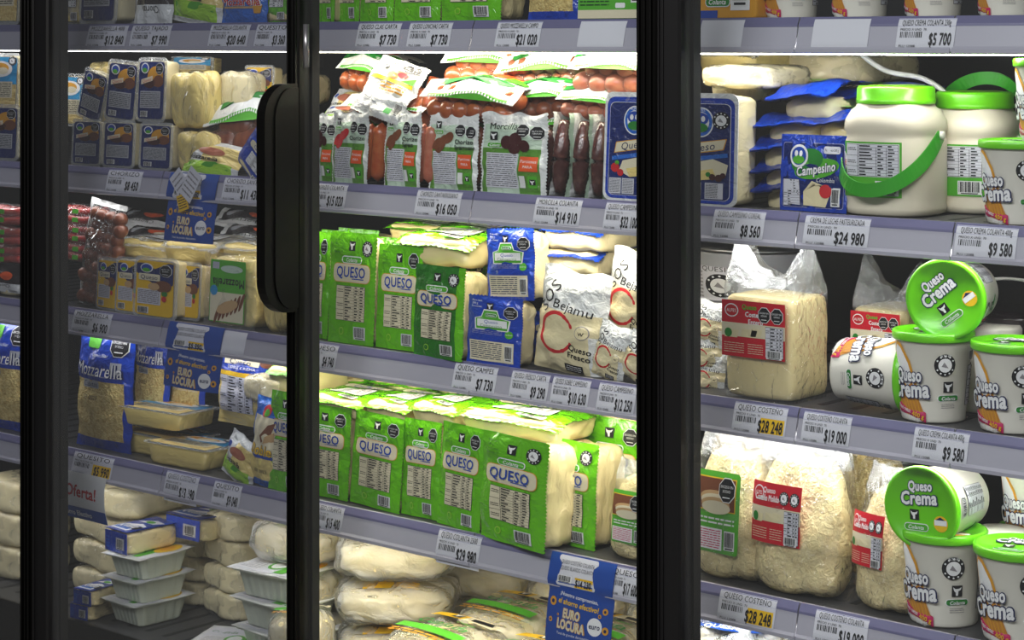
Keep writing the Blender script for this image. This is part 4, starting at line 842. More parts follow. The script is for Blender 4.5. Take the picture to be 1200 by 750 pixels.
def silver_pail():
    b = MB(); b.lathe([(0, 0), (.07, 0), (.072, .004), (.078, .12), (.08, .124), (.08, .13)], 'silver', 48); lid = MB(); lid.lathe([(.079, .13), (.084, .13), (.084, .138), (.08, .141), (.074, .138), (0, .138)], 'steel', 48)
    fm = lambda u, z, off=0: ((.0745 + off + z * .05) * math.sin(u / .075), -(.0745 + off + z * .05) * math.cos(u / .075), z)
    l = MB(); d = Dec(l, fm, .01); d.rect(-.06, .02, .06, .1, 'paper', 1); d.ring(0, .06, .025, 2); d.lines(-.055, .03, -.03, .09, 8, 'grey_print', 2); d.text('QUESITO', .0, .095, .01, 'ink', 2, .06)
    return ('cheese_pail', 'tub', (.168, .141, .168), [('pail', b, [('printed_label', l)]), ('lid', lid)])
kind('pail')(silver_pail)
def dark_pail():
    b = MB(); b.lathe([(0, 0), (.06, 0), (.07, .1), (.072, .11), (.0725, .112), (.0, .112)], 'dark_pack', 40); fm = lambda u, z, off=0: ((.061 + off + z * .1) * math.sin(u / .066), -(.061 + off + z * .1) * math.cos(u / .066), z)
    l = MB(); d = Dec(l, fm, .01); d.rect(-.08, .02, .08, .05, 'leaf', 1); d.rect(-.08, .055, .08, .09, 'silver', 1)
    ba = MB(); ba.tube([(.073 * math.cos(PI * i / 20), -.02 * math.sin(PI * i / 20), .105 + .05 * math.sin(PI * i / 20)) for i in range(21)], .002, 'cable_white', 8)
    return ('cheese_pail', 'tub', (.145, .112, .145), [('pail', b, [('printed_label', l)]), ('bail_handle', ba)])
kind('dark_pail')(dark_pail)
def white_lid():
    b = MB(); b.lathe([(0, 0), (.036, 0), (.04, .003), (.046, .04)], 'tub_white', 40); l = MB(); l.lathe([(.045, .04), (.05, .04), (.05, .048), (.047, .05), (.0, .05)], 'tub_white', 40)
    return ('cheese_tub', 'tub', (.1, .05, .1), [('cup', b), ('lid', l)])
kind('white_tub')(white_lid)

# ================================================================ the case
def struct(name, mb, parent=None, label=None, cat=None):
    o = link(name, mb.mesh(name), parent)
    if not parent: o['kind'] = 'structure'
    if label: o['label'] = label
    if cat: o['category'] = cat
    return o
XL, XR = X_at(-120), X_at(1330)
b = MB(); b.box(XL - 1.2, .64, .2, XR + .6, .68, 2.3, 'dark_wall'); struct('wall_back', b, label='dark back wall of the refrigerated case', cat='wall')
b = MB(); b.box(XL - 1.2, -.2, 2.15, XR + .6, .64, 2.2, 'dark_wall'); struct('ceiling', b, label='dark ceiling of the refrigerated case', cat='ceiling')
b = MB(); b.box(XL - 2, -4.5, -.05, XR + 2.5, .7, 0, 'floor_tile'); struct('floor', b, label='tiled shop floor in front of the case', cat='floor')
b = MB(); b.box(XL - 1.2, -.02, .0, XR + .6, .64, .36, 'dark_wall'); struct('trim_1', b, label='dark plinth under the case', cat='plinth')
# shelves : one thing per level, one ticket rail per bay
LEVEL = ['topmost cooler shelf', 'second cooler shelf from the top', 'third cooler shelf from the top', 'fourth cooler shelf from the top', 'bottom deck of the cooler']
def rail_pt(x, s, k, off):          # s = 0 top .. .05 bottom of the ticket face
    pr = [(.0, .0), (-.005, -.010), (-.013, -.041), (-.011, -.049)]
    z = -s
    for (y0, z0), (y1, z1) in zip(pr, pr[1:]):
        if z >= z1: q = (z - z0) / (z1 - z0); return (x, y0 + (y1 - y0) * q - off, SH[k] + .002 + z)
    return (x, pr[-1][0] - off, SH[k] + .002 + z)
JO = [X_at(-200), X_at(-30), X_at(193), X_at(370), X_at(557), X_at(760), X_at(938), X_at(1120), X_at(1400)]
for k in range(5):
    root = prop(link('cooler_shelf', None, loc=(0, 0, SH[k])), LEVEL[k] + (' with grey lilac ticket rail' if k < 4 else ' with a plain dark front edge'), 'shelf')
    b = MB(); z0 = 0 if k == 4 else 0; b.box(JO[0], .006, -.012, JO[-1], .6, 0, 'shelf_metal')
    for i in range(60): x = JO[0] + (JO[-1] - JO[0]) * i / 60; b.box(x, .05, -.0001, x + .012, .58, .0004, 'dark_wall')
    link('shelf_board', b.mesh('shelf_board'), root)
    for i in range(6): b = MB(); x = JO[0] + (JO[-1] - JO[0]) * (i + .5) / 6; b.prism([(.05, -.012), (.6, -.012), (.6, -.06), (.3, -.03)], 'x', x, x + .004, 'shelf_metal'); link('bracket', b.mesh('bracket'), root)
    if k == 4:
        b = MB(); b.prism([(.0, .001), (.006, .001), (.006, -.1), (-.01, -.1)], 'x', JO[0], JO[-1], 'black_plastic'); link('front_edge', b.mesh('front_edge'), root); continue
    for a, c in zip(JO, JO[1:]):
        b = MB(); a += .0012; c -= .0012
        b.prism([(.0, .002), (-.005, -.008), (-.013, -.039), (-.0155, -.043), (-.0155, -.048), (-.008, -.0495), (.004, -.0495), (.004, -.045), (-.008, -.043), (-.003, -.012), (.006, -.003), (.006, .002)], 'x', a, c, 'rail')
        b.prism([(-.0004, .0023), (-.0056, -.008), (-.0064, -.0115), (-.005, -.0115), (.001, .0023)], 'x', a, c, 'rail_strip')
        link('ticket_rail', b.mesh('ticket_rail'), root)
    for nm, pa, pb, y in (('led_L', -160, 345, 0), ('led_M', 350, 765, 0), ('led_R', 795, 1300, 0)):
        x0, x1 = X_at(pa), X_at(pb); zl = -.0515 if k == 0 else -.046; b = MB(); b.prism([(.018, -.036), (.05, -.036), (.046, zl + .004), (.034, zl), (.022, zl + .004)], 'x', x0, x1, nm)
        hs = MB(); hs.box(x0 - .01, .012, -.036, x1 + .01, .056, -.012, 'shelf_metal')
        o = link('strip_lamp', hs.mesh('strip_lamp'), root); link('diffuser', b.mesh('diffuser'), o)
# price tickets -----------------------------------------------------------------------------
def ticket(px, k, price, wpx=52, yellow=False, name=None, where='', drop=0, blank=False, blue=False):
    xl, xr = X_at(px - wpx / 2, -.01), X_at(px + wpx / 2, -.01); W = xr - xl; cx = (xl + xr) / 2
    b = MB(); fm = lambda x, z, off=0: rail_pt(x, .003 + (.045 + drop) * (1 - z), k, off + .0008)
    def f2(x, z, off=0): return fm(cx + x, z, off)
    b.grid(6, 6, lambda a, c: f2((a - .5) * W, c, .0004), 'paper'); b.grid(6, 6, lambda a, c: f2((a - .5) * W, c, 0), 'paper', flip=True)
    d = Dec(b, f2, .3)
    class D2(Dec): pass
    def T(t, u, v, h, mat, mw, lv=3, al='l', bold=.012):
        vv, ff, x0, x1 = text_mesh(t, bold, 0); sx = mw * W / (x1 - x0); ox = x0 if al == 'l' else x1; b.add([f2(u * W + (p[0] - ox) * sx, v + (p[1] - .35) * h / .7, lv * LV + (p[2] if len(p) > 2 else 0)) for p in vv], ff, mat, False)
    if not blank:
        d.rect(-W * .5, .76, W * .5, .99, 'rail_strip' if blue else 'lilac', 1)
        T(name or 'QUESO COLANTA', -.42, .87, .17, 'ink', .84)
        T('PRECIO X UND  70', -.44, .67, .07, 'ink', .45)
        rn = random.Random(px)
        for i in range(13): x = -W * .44 + i * W * .03; d.rect(x, .42, x + W * rn.choice((.01, .018)), .6, 'ink', 2)
        if yellow: d.rect(W * .02, .16, W * .47, .62, 'yellow', 1)
        T(price, .45, .38, .36, 'ink', .46 if len(price) > 6 else .38, al='r', bold=.03)
        T('PLU 12088', -.44, .17, .07, 'ink', .28); d.rect(-W * .44, .06, W * .3, .09, 'grey_print', 2)
    o = link('price_ticket', b.mesh('price_ticket'))
    lab = ('blank white' if blank else ('white and yellow' if yellow else 'white')) + ' price ticket' + ('' if blank else ' reading ' + price) + ' ' + where
    return prop(o, lab, 'price ticket', 'price tickets in the shelf rails')
TK = [
 (125, 0, '$12 840', 46, False, 'MOZZARELLA 400', 'on the top rail, far left'), (176, 0, '$7 990', 46, False, 'QUESO TAJADO', 'on the top rail above the left trays'),
 (268, 0, '$20 640', 46, False, 'MOZZARELLA COLANTA', 'under the blue pouch'), (318, 0, '$3 360', 38, False, 'QUESITO', 'on the top rail left of the door handle'),
 (443, 0, '$7 730', 50, False, 'QUESO CLAS CARTA', 'left of the two alike on the top rail'), (503, 0, '$7 730', 50, False, 'QUESO LONCHAS CARTA', 'right of the two alike on the top rail'), (607, 0, '$21 020', 52, False, 'QUESO MOZZARELLA CAMPO', 'on the top rail under the dark blue pouch'),
 (1085, 0, '$5 700', 68, False, 'QUESO CREMA COLANTA 230g', 'under the row of tubs on the top rail'),
 (145, 1, '$8 450', 40, False, 'CHORIZO', 'on the second rail at the far left'), (284, 1, '$11 430', 46, False, 'CHORIZO SANTA', 'on the second rail beside the blue hanging card'),
 (385, 1, '$15 020', 40, False, 'CHORIZO COLANTA', 'at the left end of the middle bay'), (513, 1, '$16 050', 52, False, 'CHORIZO SANTARROSANO', 'under the standing sausage bags'), (653, 1, '$14 910', 54, False, 'MORCILLA COLANTA', 'under the black pudding bags'), (729, 1, '$32 100', 42, False, 'QUESO CAMPESINO', 'next to the mullion'),
 (865, 1, '$8 560', 60, False, 'QUESO CAMPESINO COREAL', 'under the blue tray in the right bay'), (980, 1, '$24 980', 76, False, 'CREMA DE LECHE PASTEURIZADA', 'under the white jar'), (1155, 1, '$9 580', 72, False, 'QUESO CREMA COLANTA 400g', 'on the second rail at the right edge'),
 (107, 2, '$6 900', 44, False, 'MOZZARELLA', 'on the third rail under the sausage bag'), (222, 2, '$9 990', 40, True, 'QUESO DOBLE CREMA', 'above the middle blue hanging card'),
 (377, 2, '$4 740', 34, False, 'QUESO', 'on the third rail beside the door stile'), (556, 2, '$7 730', 50, False, 'QUESO CAMPES', 'on the third rail under the blue packs'), (620, 2, '$9 290', 44, False, 'QUESO FRESCO CARTA', 'under the white bag with red ring'), (668, 2, '$10 630', 44, False, 'QUESO SOBRE CAMPESINO', 'in the middle bay, third rail'), (722, 2, '$12 250', 44, False, 'QUESO CAMPESINO', 'on the third rail next to the mullion'),
 (890, 2, '$28 248', 62, True, 'QUESO COSTEÑO', 'under the tall clear cheese bag'), (968, 2, '$19 000', 56, False, 'QUESO COSTEÑO COLANTA', 'on the third rail under the lying tub'), (1102, 2, '$9 580', 64, False, 'QUESO CREMA COLANTA 400g', 'under the standing tubs, third rail'),
 (108, 3, '$5 990', 46, True, 'QUESITO', 'above the offer card'), (212, 3, '$13 190', 38, False, 'QUESO COSTEÑO', 'on the fourth rail, hanging below the edge'), (265, 3, '$9 040', 32, False, 'QUESITO', 'on the fourth rail in the left bay'),
 (384, 3, '$15 400', 34, False, 'QUESO COLANTA', 'at the left end of the fourth rail'), (537, 3, '$29 980', 50, False, 'QUESO COLANTA 2500', 'under the green packs, fourth rail'), (732, 3, '$17 600', 36, False, 'QUESO', 'on the fourth rail beside the mullion'),
 (875, 3, '$28 248', 66, True, 'QUESO COSTEÑO', 'under the ground cheese bags, fourth rail'), (985, 3, '$19 000', 62, False, 'QUESO COSTEÑO COLANTA', 'on the fourth rail in the right bay')]
for px, k, pr, wp, ye, nm, wh in TK: ticket(px, k, pr, wp, ye, nm, wh, drop=.008 if px in (212, 537) else 0)
ticket(705, 0, '', 54, where='in the middle bay on the top rail', blank=True); ticket(845, 0, '', 50, where='at the left end of the right bay', blank=True); ticket(985, 0, '', 66, where='beside the joint of the right bay', blank=True); ticket(262, 2, '', 50, where='on the third rail left of the door handle', blank=True)
# hanging promotion cards --------------------------------------------------------------------
def promo(xl, xr, k, where, price, dropm=.075):
    x0, x1 = X_at(xl, -.02), X_at(xr, -.02); W = x1 - x0; cx = (x0 + x1) / 2; b = MB(); Hh = .05 + dropm
    def fm(x, z, off=0):                   # z 0 bottom .. Hh top
        s = Hh - z
        if s < .05: p = rail_pt(cx + x, s, k, off + .0045); return p
        q = s - .05; return (cx + x, -.0165 - off - .012 * math.sin(min(q / .06, 1.3)) + .006 * (2 * x / W) ** 2, SH[k] + .002 - s)
    b.grid(10, 20, lambda a, c: fm((a - .5) * W, c * Hh), 'sign_blue'); b.grid(10, 20, lambda a, c: fm((a - .5) * W, c * Hh, -.0012), 'sign_blue', flip=True)
    l = MB(); d = Dec(l, fm, .012); u = W / .13
    d.rr(-W * .36, dropm + .004, W * .24, Hh - .001, .004, 'paper', 1); d.text('QUESO COSTEÑO COLANTA', -W * .06, Hh - .010, .006, 'ink', 2, W * .5); d.text('QUESO BLANDO COLANTA', -W * .06, Hh - .019, .006, 'ink', 2, W * .5)
    d.barcode(-W * .34, dropm + .01, -W * .12, dropm + .02, 2); d.rect(-W * .08, dropm + .005, W * .2, dropm + .02, 'yellow', 2); d.text(price, W * .06, dropm + .0125, .01, 'ink', 3, W * .24, .03)
    z = dropm; d.text('¡Nuestro compromiso,', -.0, z - .009, .0055, 'white', 1, W * .66, .015, 0, -.05); d.text('el ahorro efectivo!', .0, z - .02, .008, 'yellow', 1, W * .62, .03, .1, -.05)
    d.text('EURO', -W * .08, z - .036, .013, 'cream_label', 2, W * .26, .05, 0, -.04, out='gold', outw=.09); d.text('LOCURA', -W * .08, z - .053, .014, 'cream_label', 2, W * .42, .05, 0, -.04, out='gold', outw=.09)
    d.ell(W * .27, z - .047, .0135 * u, .0135, 'white', 1, 24); d.text('euro', W * .27, z - .046, .008, 'ink_navy', 2, .02 * u, .02); d.text('Total de grandes descuentos', -W * .05, z - .067, .004, 'white', 1, W * .5)
    for x, zz, r in ((-.4, .022, .007), (.4, .022, .005), (-.42, .05, .004), (.42, .05, .006), (-.3, .04, .002), (.33, .03, .003)): d.ell(x * W, z - zz, r * u, r, 'gold', 1, 12); d.ell(x * W, z - zz, r * u * .45, r * .45, 'ink_navy', 2, 8)
    root = prop(link('promotion_card', None), 'blue hanging promotion card ' + where, 'sign', 'blue hanging promotion cards')
    link('card', b.mesh('card'), root); link('printed_text', l.mesh('printed_text'), root)
promo(193, 250, 1, 'on the second rail, above the flat cheese trays', '$11 430'); promo(192, 256, 2, 'on the third rail in the left bay', '$9 990', .066); promo(640, 716, 3, 'at the lower end of the middle bay', '$14 230', .085)
# loose papers in front of the first card
b = MB()
for (ox, oz, rt, m) in ((.0, 0, .7, 'paper'), (.03, .004, -.6, 'paper'), (.005, -.03, .3, 'yellow')):
    c_, s_ = math.cos(rt), math.sin(rt); x0 = X_at(212, -.03)
    fm = lambda x, z, off=0, c_=c_, s_=s_, ox=ox, oz=oz: (x0 + ox + x * c_ - z * s_, -.03 - off - abs(ox) * .1, SH[1] - .02 + oz + x * s_ + z * c_)
    wx, wz = (.018, .03) if m == 'paper' else (.014, .015)
    b.grid(2, 2, lambda a, c: fm((a - .5) * 2 * wx, (c - .5) * 2 * wz), m); b.grid(2, 2, lambda a, c: fm((a - .5) * 2 * wx, (c - .5) * 2 * wz, -.0006), m, flip=True)
    d = Dec(b, fm, .1); d.lines(-wx * .8, -wz * .8, wx * .8, wz * .8, 5, 'ink' if m == 'yellow' else 'grey_print', 1, 4, .35)
prop(link('loose_ticket', b.mesh('loose_ticket')), 'white and yellow loose tickets bunched over the upper blue card', 'price ticket')
# offer card
x0, x1 = X_at(56, -.015), X_at(129, -.015); W = x1 - x0
fm = lambda x, z, off=0: ((x0 + x1) / 2 + x, -.02 - off - .01 * math.sin((z) * 30), SH[3] - .125 + z)
b = MB(); b.grid(10, 10, lambda a, c: fm((a - .5) * W, c * .09), 'white_matte'); b.grid(10, 10, lambda a, c: fm((a - .5) * W, c * .09, -.001), 'white_matte', flip=True)
l = MB(); d = Dec(l, fm, .012); d.text('¡Oferta!', .022, .056, .022, 'redink', 1, W * .62, .03, 0, -.03); d.rect(-W / 2, .0, W / 2, .024, 'sign_blue', 1); d.text('Ahorro Efectivo', .006, .012, .01, 'white', 2, W * .8, .03)
r_ = prop(link('offer_card', None), 'white hanging card with red offer lettering over a blue band', 'sign'); link('card', b.mesh('card'), r_); link('printed_text', l.mesh('printed_text'), r_)

# ---------------------------------------------------------------- doors (in front of the shelves)
DY = -.17
def stile(a, c, mat_a, ridges, name, root, zlo=.36, zhi=2.15, y0=DY):
    xa, xc = X_at(a, y0), X_at(c, y0); W = xc - xa; b = MB(); pts = []
    b.prism([(xa, y0 + .004), (xa + .003, y0), (xc - .003, y0), (xc, y0 + .004), (xc, y0 + .028), (xa, y0 + .028)], 'z', zlo, zhi, mat_a)
    for q, wq, dq in ridges: b.prism([(xa + W * q, y0 + .002), (xa + W * q, y0 - dq), (xa + W * q + .001, y0 - dq - .001), (xa + W * (q + wq) - .001, y0 - dq - .001), (xa + W * (q + wq), y0 - dq), (xa + W * (q + wq), y0 + .002)], 'z', zlo, zhi, mat_a)
    link(name, b.mesh(name), root)
    return xa, xc
def door(n, a0, a1, c0, c1, ma, mc, ra, rc, label, pane='pane'):
    r = prop(link('door_%d' % n, None, loc=(0, 0, 0)), label, 'door', None, 'structure')
    x = stile(a0, a1, ma, ra, 'stile', r); y = stile(c0, c1, mc, rc, 'stile', r)
    b = MB(); b.box(x[0], DY + .001, 2.15, y[1], DY + .028, 2.23, 'frame_black'); link('top_rail', b.mesh('top_rail'), r); b = MB(); b.box(x[0], DY + .001, .28, y[1], DY + .028, .36, 'frame_black'); link('bottom_rail', b.mesh('bottom_rail'), r)
    b = MB(); b.box(x[1] - .004, DY + .012, .355, y[0] + .004, DY + .016, 2.155, pane); link('glass_pane', b.mesh('glass_pane'), r)
    for q, s_ in ((x[1], 1), (y[0], -1)): b = MB(); b.prism([(q - .001, DY + .0285), (q + s_ * .004, DY + .0285), (q + s_ * .004, DY + .045), (q - .012 * s_, DY + .045), (q - .012 * s_, DY + .0285)], 'z', .36, 2.15, 'gasket'); link('gasket', b.mesh('gasket'), r)
    return r
R1 = [(.12, .12, .004), (.42, .08, .003), (.7, .12, .004)]; R2 = [(.06, .1, .004), (.8, .1, .003)]
door(1, -330, -305, 24, 38, 'frame_grey', 'frame_black', R2, R1, 'far left glass cooler door, mostly outside the frame', 'pane_hazy')
r2 = door(2, 39, 55, 335, 343, 'frame_grey', 'frame_black', [(.05, .08, .003)], [(.3, .2, .003)], 'left glass cooler door with long black handle', 'pane_hazy')
door(3, 344, 349, 745, 769, 'frame_black', 'frame_black', [(.2, .12, .004), (.6, .15, .003)], R1, 'middle glass cooler door in front of the green packs')
door(4, 771, 796, 1290, 1330, 'frame_grey', 'frame_black', [(.04, .06, .003), (.22, .06, .002)], R1, 'right glass cooler door in front of the white tubs')
# D-shaped pull handle of the left door
hx = X_at(350, DY); hd = dep(hx, DY); zt = ZE - (98 - HOR) / F * hd; zb = ZE - (365 - HOR) / F * hd
b = MB(); P = [(DY - .001, zt), (DY - .022, zt)]
for i in range(9): a = math.radians(90 + 90 * i / 8); P.append((DY - .022 + .05 * math.cos(a), zt - .055 + .055 * math.sin(a)))
for i in range(9): a = math.radians(180 + 90 * i / 8); P.append((DY - .022 + .05 * math.cos(a), zb + .055 + .055 * math.sin(a)))
P += [(DY - .001, zb)]
b.prism(P, 'x', hx - .022, hx - .002, 'black_plastic'); 
h_ = link('handle', b.mesh('handle'), r2, ); h_['label'] = 'black D-shaped pull handle'
b = MB(); b.prism([(p[0] * .72 + (DY) * .28, (p[1] - (zt + zb) / 2) * .965 + (zt + zb) / 2) for p in P], 'x', hx - .0022, hx + .001, 'black_plastic'); link('handle_inlay', b.mesh('handle_inlay'), h_)
b = MB(); b.tube([(hx + .022, DY - .004, 1.56), (hx + .022, DY - .004, 1.63)], .005, 'steel', 10); link('lock_bolt', b.mesh('lock_bolt'), r2)

exec_products = True
# ================================================================ PRODUCTS
G = {'g3': 'green packs standing on the fourth shelf', 'g2': 'green packs on the third shelf'}
# ---- middle bay, top shelf (only feet show)
g = 'packs on the topmost shelf'
stand('green', 'green pack whose foot shows left of the other green ones, top shelf', 372, 392, 110, 0, yaw=-6, group=g)
stand('green', 'narrow yellow-green pack on the top shelf, second from the left stile', 393, 421, 110, 0, Y=.03, group=g)
stand('green_b', 'green pack with grey table above the left $7 730 ticket', 422, 461, 110, 0, group=g)
stand('green_b', 'green pack with barcode above the right $7 730 ticket', 462, 516, 110, 0, group=g)
stand('green_ring', 'green pack with barcode just left of the dark blue pouch', 517, 586, 110, 0, yaw=-4, group=g)
stand('mozza', 'dark blue and yellow pouch on the top shelf of the middle bay', 612, 672, 130, 0, group=g)
stand('green_box', 'green and white carton on the top shelf beside the mullion', 676, 752, 100, 0, group=g)
# ---- left bay, top shelf
stand('tray_sky', 'light blue tray at the left edge of the top shelf', -14, 22, 100, 0, group=g)
stand('white_flat', 'yellowish pack behind the left stile on the top shelf', 70, 94, 90, 0, Y=.05, group=g)
stand('tray_navy', 'clear tray with navy label and white table, top shelf left', 92, 136, 100, 0, yaw=-8, t=.06, group=g)
stand('tray_navy', 'dark tray squeezed behind the left tray, top shelf', 142, 160, 90, 0, Y=.05, group=g)
stand('dark_flat', 'dark glossy sausage pack on the top shelf of the left bay', 152, 196, 80, 0, Y=.015, group=g)
stand('mozza_flat', 'crinkled clear bag with green and white print, top shelf', 192, 252, 70, 0, roll=8, group=g)
stand('mozza_blue', 'bright blue pouch with red mozzarella lettering on the top shelf', 253, 306, 95, 0, group=g)
stand('green_flat', 'pale cheese block with green edge left of the handle, top shelf', 309, 338, 80, 0, Y=.04, group=g)
# ---- right bay, top shelf
stand('orange_box', 'orange carton on the top shelf right of the mullion', 812, 886, 100, 0)
for i, (px, w_) in enumerate(((928, 74), (1008, 78), (1094, 80), (1182, 84))):
    upright('tub', 'small white cream cheese tub, %s in the top row' % ('leftmost', 'second from the left', 'third from the left', 'rightmost')[i], px, w_, 85, 0, .07, 10 - 6 * i, group='tubs on the topmost shelf')
# ---- second shelf, left bay
g = 'navy trays on the second shelf'
Y = .02; z1 = 205
stand('tray_navy', 'navy tray at the left end of the lower row, second shelf', 83, 118, 55, 1, yaw=0, group=g); stand('tray_navy', 'second navy tray of the lower row, second shelf', 119, 157, 56, 1, group=g); stand('tray_navy', 'third navy tray of the lower row, right beside the pale block', 162, 201, 56, 1, group=g)
stand('tray_navy', 'leaning navy tray with orange stripe at the left of the upper row', 88, 118, 60, 1, roll=14, py=141, Y=.03, group=g, t=.04); stand('tray_navy', 'navy tray with orange picture, middle of the upper row', 121, 158, 72, 1, roll=4, py=142, Y=.03, group=g, t=.04); stand('tray_navy', 'navy tray with black seal at the right of the upper row', 159, 193, 76, 1, py=143, Y=.03, group=g, t=.04)
stand('tray_sky', 'light blue tray behind the left stile of the second shelf', 60, 100, 62, 1, py=148, Y=.10, t=.03); stand('tray_sky', 'light blue tray at the left picture edge, upper one', -22, 21, 68, 1, py=130, Y=.03, t=.04); stand('tray_navy', 'tray at the left picture edge, lower one', -20, 21, 66, 1, group=g)
stand('block_y', 'yellow wrapped block above the leaning navy tray', 100, 135, 28, 1, py=100, Y=.14)
stand('block_y', 'ribbed white cheese block in clear film beside the navy trays', 194, 236, 62, 1, py=147, Y=.03, t=.06); stand('block_y', 'pale yellow block standing below the ribbed one', 202, 246, 48, 1, t=.07)
stand('tray_navy', 'blue tray with black octagon seal behind the ribbed block', 225, 253, 62, 1, py=152, Y=.09, t=.03, group=g); stand('block', 'ribbed white cheese standing behind the sausage bag', 252, 292, 44, 1, py=128, Y=.08, t=.05); stand('tray_yellow', 'yellow and blue tray with seal left of the handle', 285, 320, 46, 1, py=122, Y=.12, t=.03)
stand('block', 'pale block behind the handle on the second shelf', 320, 350, 34, 1, py=120, Y=.16)
stand('tray_sky', 'tray lying low behind the ribbed white cheese', 200, 250, 20, 1, py=86, Y=.16)
stand('mozza_flat', 'clear bag of mozzarella with green band, lying over the second rail', 203, 268, 46, 1, Y=-.004, pitch=-30, roll=5, t=.03)
spawn('chor_long', 'bag of long brown sausages with white and green top', (X_at(275, .04), .05, SH[1] + .035), 10, -18, -6, 0, (.85, .7, 1.55))
stand('blue_flat', 'bright blue pack leaning behind the door handle', 268, 312, 52, 1, Y=.0, roll=38, pitch=-8, t=.02)
# ---- second shelf, middle bay : standing bags
g = 'standing sausage bags on the second shelf'
stand('st_morc', 'dark sausage bag half hidden by the left stile', 352, 390, 78, 1, Y=.02, group=g)
stand('st_chor', 'standing sausage bag with two seals, leftmost with red picture', 386, 426, 84, 1, Y=.012, group=g, yaw=-8)
stand('st_chis', 'standing sausage bag reading Spress, between two orange sausages', 447, 488, 88, 1, Y=.012, group=g, yaw=-6)
stand('st_san', 'standing Santarrosano sausage bag with brown sausages', 500, 556, 88, 1, Y=.014, group=g)
stand('st_morc', 'wide black pudding bag with dark round slices', 560, 636, 94, 1, Y=.008, group=g)
for i, (a, c) in enumerate(((640, 662), (664, 685), (686, 706))): stand('edge_morc', 'black pudding bag seen on its edge, %s of three' % ('left', 'middle', 'right')[i], a, c, 98, 1, Y=.02, roll=3, group='black pudding bags on edge')
g = 'sausage bags lying on top'
zb = SH[1] + .165
def lay(key, label, xl, xr, py, Y, yaw=0, roll=0, pitch=0, H=1, Dp=1):
    cx, cy, w_ = front_fit(xl, xr, Y, yaw)
    if w_ < .17: key += '4'
    return spawn(key, label, (cx, cy, Z_at((xl + xr) / 2, py, Y)), yaw, pitch, roll, 0, (w_ / proto(key)[2][0], Dp, H), g)
lay('chor_brown', 'brown sausage bag right beside the orange front one', 596, 672, 141, .06, 4, -2, H=.85)
lay('chor', 'sausage bag with orange links in front of the row, upper middle', 497, 606, 144, .025, 0, 3, H=.95)
lay('chor', 'sausage bag of big orange links lying topmost beneath the lamp', 520, 606, 104, .10, 4, 2, H=1.0, Dp=.8)
lay('chor_brown', 'sausage bag with toothed white edge lying topmost', 584, 684, 107, .09, 2, -3, H=.85, Dp=.8)
lay('chor_pink', 'sausage bag of pink links at the upper right of the middle bay', 670, 762, 112, .06, -2, 2, H=.95)
lay('chor_pink', 'sausage bag with pink links under the upper pink one', 655, 732, 142, .05, 4, 5, H=.7)
lay('chor', 'small orange sausage bag at the upper left of the middle bay', 396, 446, 108, .12, 8, 8, H=.9)
lay('chor_brown', 'sausage bag behind the standing bags, left', 405, 500, 146, .05, 0, 2, H=.7)
for i, (xl, xr) in enumerate(((400, 500), (505, 610), (612, 705))): lay('chor_brown', 'sausage bag in the hidden middle layer, %s' % ('left', 'centre', 'right')[i], xl, xr, 172, .08, 0, 0, H=.8)
stand('big_white', 'large white and yellow sausage bag glaring under the lamp', 407, 470, 76, 1, Y=.02, pitch=-30, roll=13, py=137, t=.06)
stand('mozza_flat', 'pale crumpled cheese bag at the left of the middle bay, upper', 372, 405, 50, 1, Y=.12, py=140, pitch=-40); stand('mozza_flat', 'white folded bag with red spot behind the left stile', 368, 416, 34, 1, Y=.08, py=142, pitch=-50)
# ---- big blue trays either side of the mullion
stand('big_blue', 'tall blue cheese tray left of the mullion', 706, 778, 128, 1, Y=.012, group='tall blue trays'); stand('big_blue', 'tall blue cheese tray right of the mullion', 780, 863, 132, 1, Y=.012, group='tall blue trays', t=.06, pitch=-2)
# ---- second shelf, right bay
g = 'blue film packs stacked in the right bay'
for i, (xl, xr, py, Y) in enumerate(((878, 940, 248, .05), (876, 940, 222, .05), (874, 940, 196, .05))): lie('vac_blue', 'blue film pack in the right bay, %s' % ('bottom of the stack', 'second from the bottom of the stack', 'third from the bottom of the stack')[i], xl, xr, py, Y, .12, .045, group=g, k=1 if i == 0 else None)
lie('vac_blue', 'blue film pack in the right bay, left one of the wide pair', 878, 955, 166, .06, .12, .04, group=g); lie('vac_blue', 'blue film pack in the right bay, right one of the wide pair', 940, 1010, 164, .06, .12, .04, yaw=3, group=g)
lie('vac_blue', 'curled blue film pack on top of the left wide one', 893, 968, 136, .06, .13, .045, group=g, roll=5); lie('vac_blue', 'blue film pack with long raised edge above the jar', 945, 1060, 135, .12, .13, .04, group=g, roll=-4)
stand('campesino', 'blue Campesino pack with green swoosh beside the white jar', 914, 992, 90, 1, Y=.03)
lie('block', 'cream block glaring under the lamp behind the blue tray', 830, 892, 120, .12, .16, .04, pitch=0, yaw=0); lie('block', 'bright flat block above the tall blue tray, front', 818, 895, 104, .06, .14, .035, pitch=0)
lie('block', 'long pale block at the very top of the right bay', 880, 1010, 98, .3, .2, .05, pitch=0); lie('white_flat', 'pale pack under the lamp next to the mullion', 812, 884, 90, .2, .14, .05)
upright('jar_down', 'white jar with green lid and strap hanging in front', 1050, 112, 150, 1, .085, 2, group='white jars with green lids'); upright('jar_up', 'white jar with strap raised, behind the tub', 1142, 112, 140, 1, .20, 5, group='white jars with green lids')
upright('tub', 'cream cheese tub in front of the raised strap jar', 1196, 98, 98, 1, .06, 8); upright('tub', 'cream cheese tub on the right edge, above the other', 1236, 96, 98, 1, .075, 0, py=166)
b = MB(); q0 = Vector((X_at(1008, .2), .2, Z_at(1008, 62, .2))); q1 = Vector((X_at(1110, .2), .2, Z_at(1110, 112, .2)))
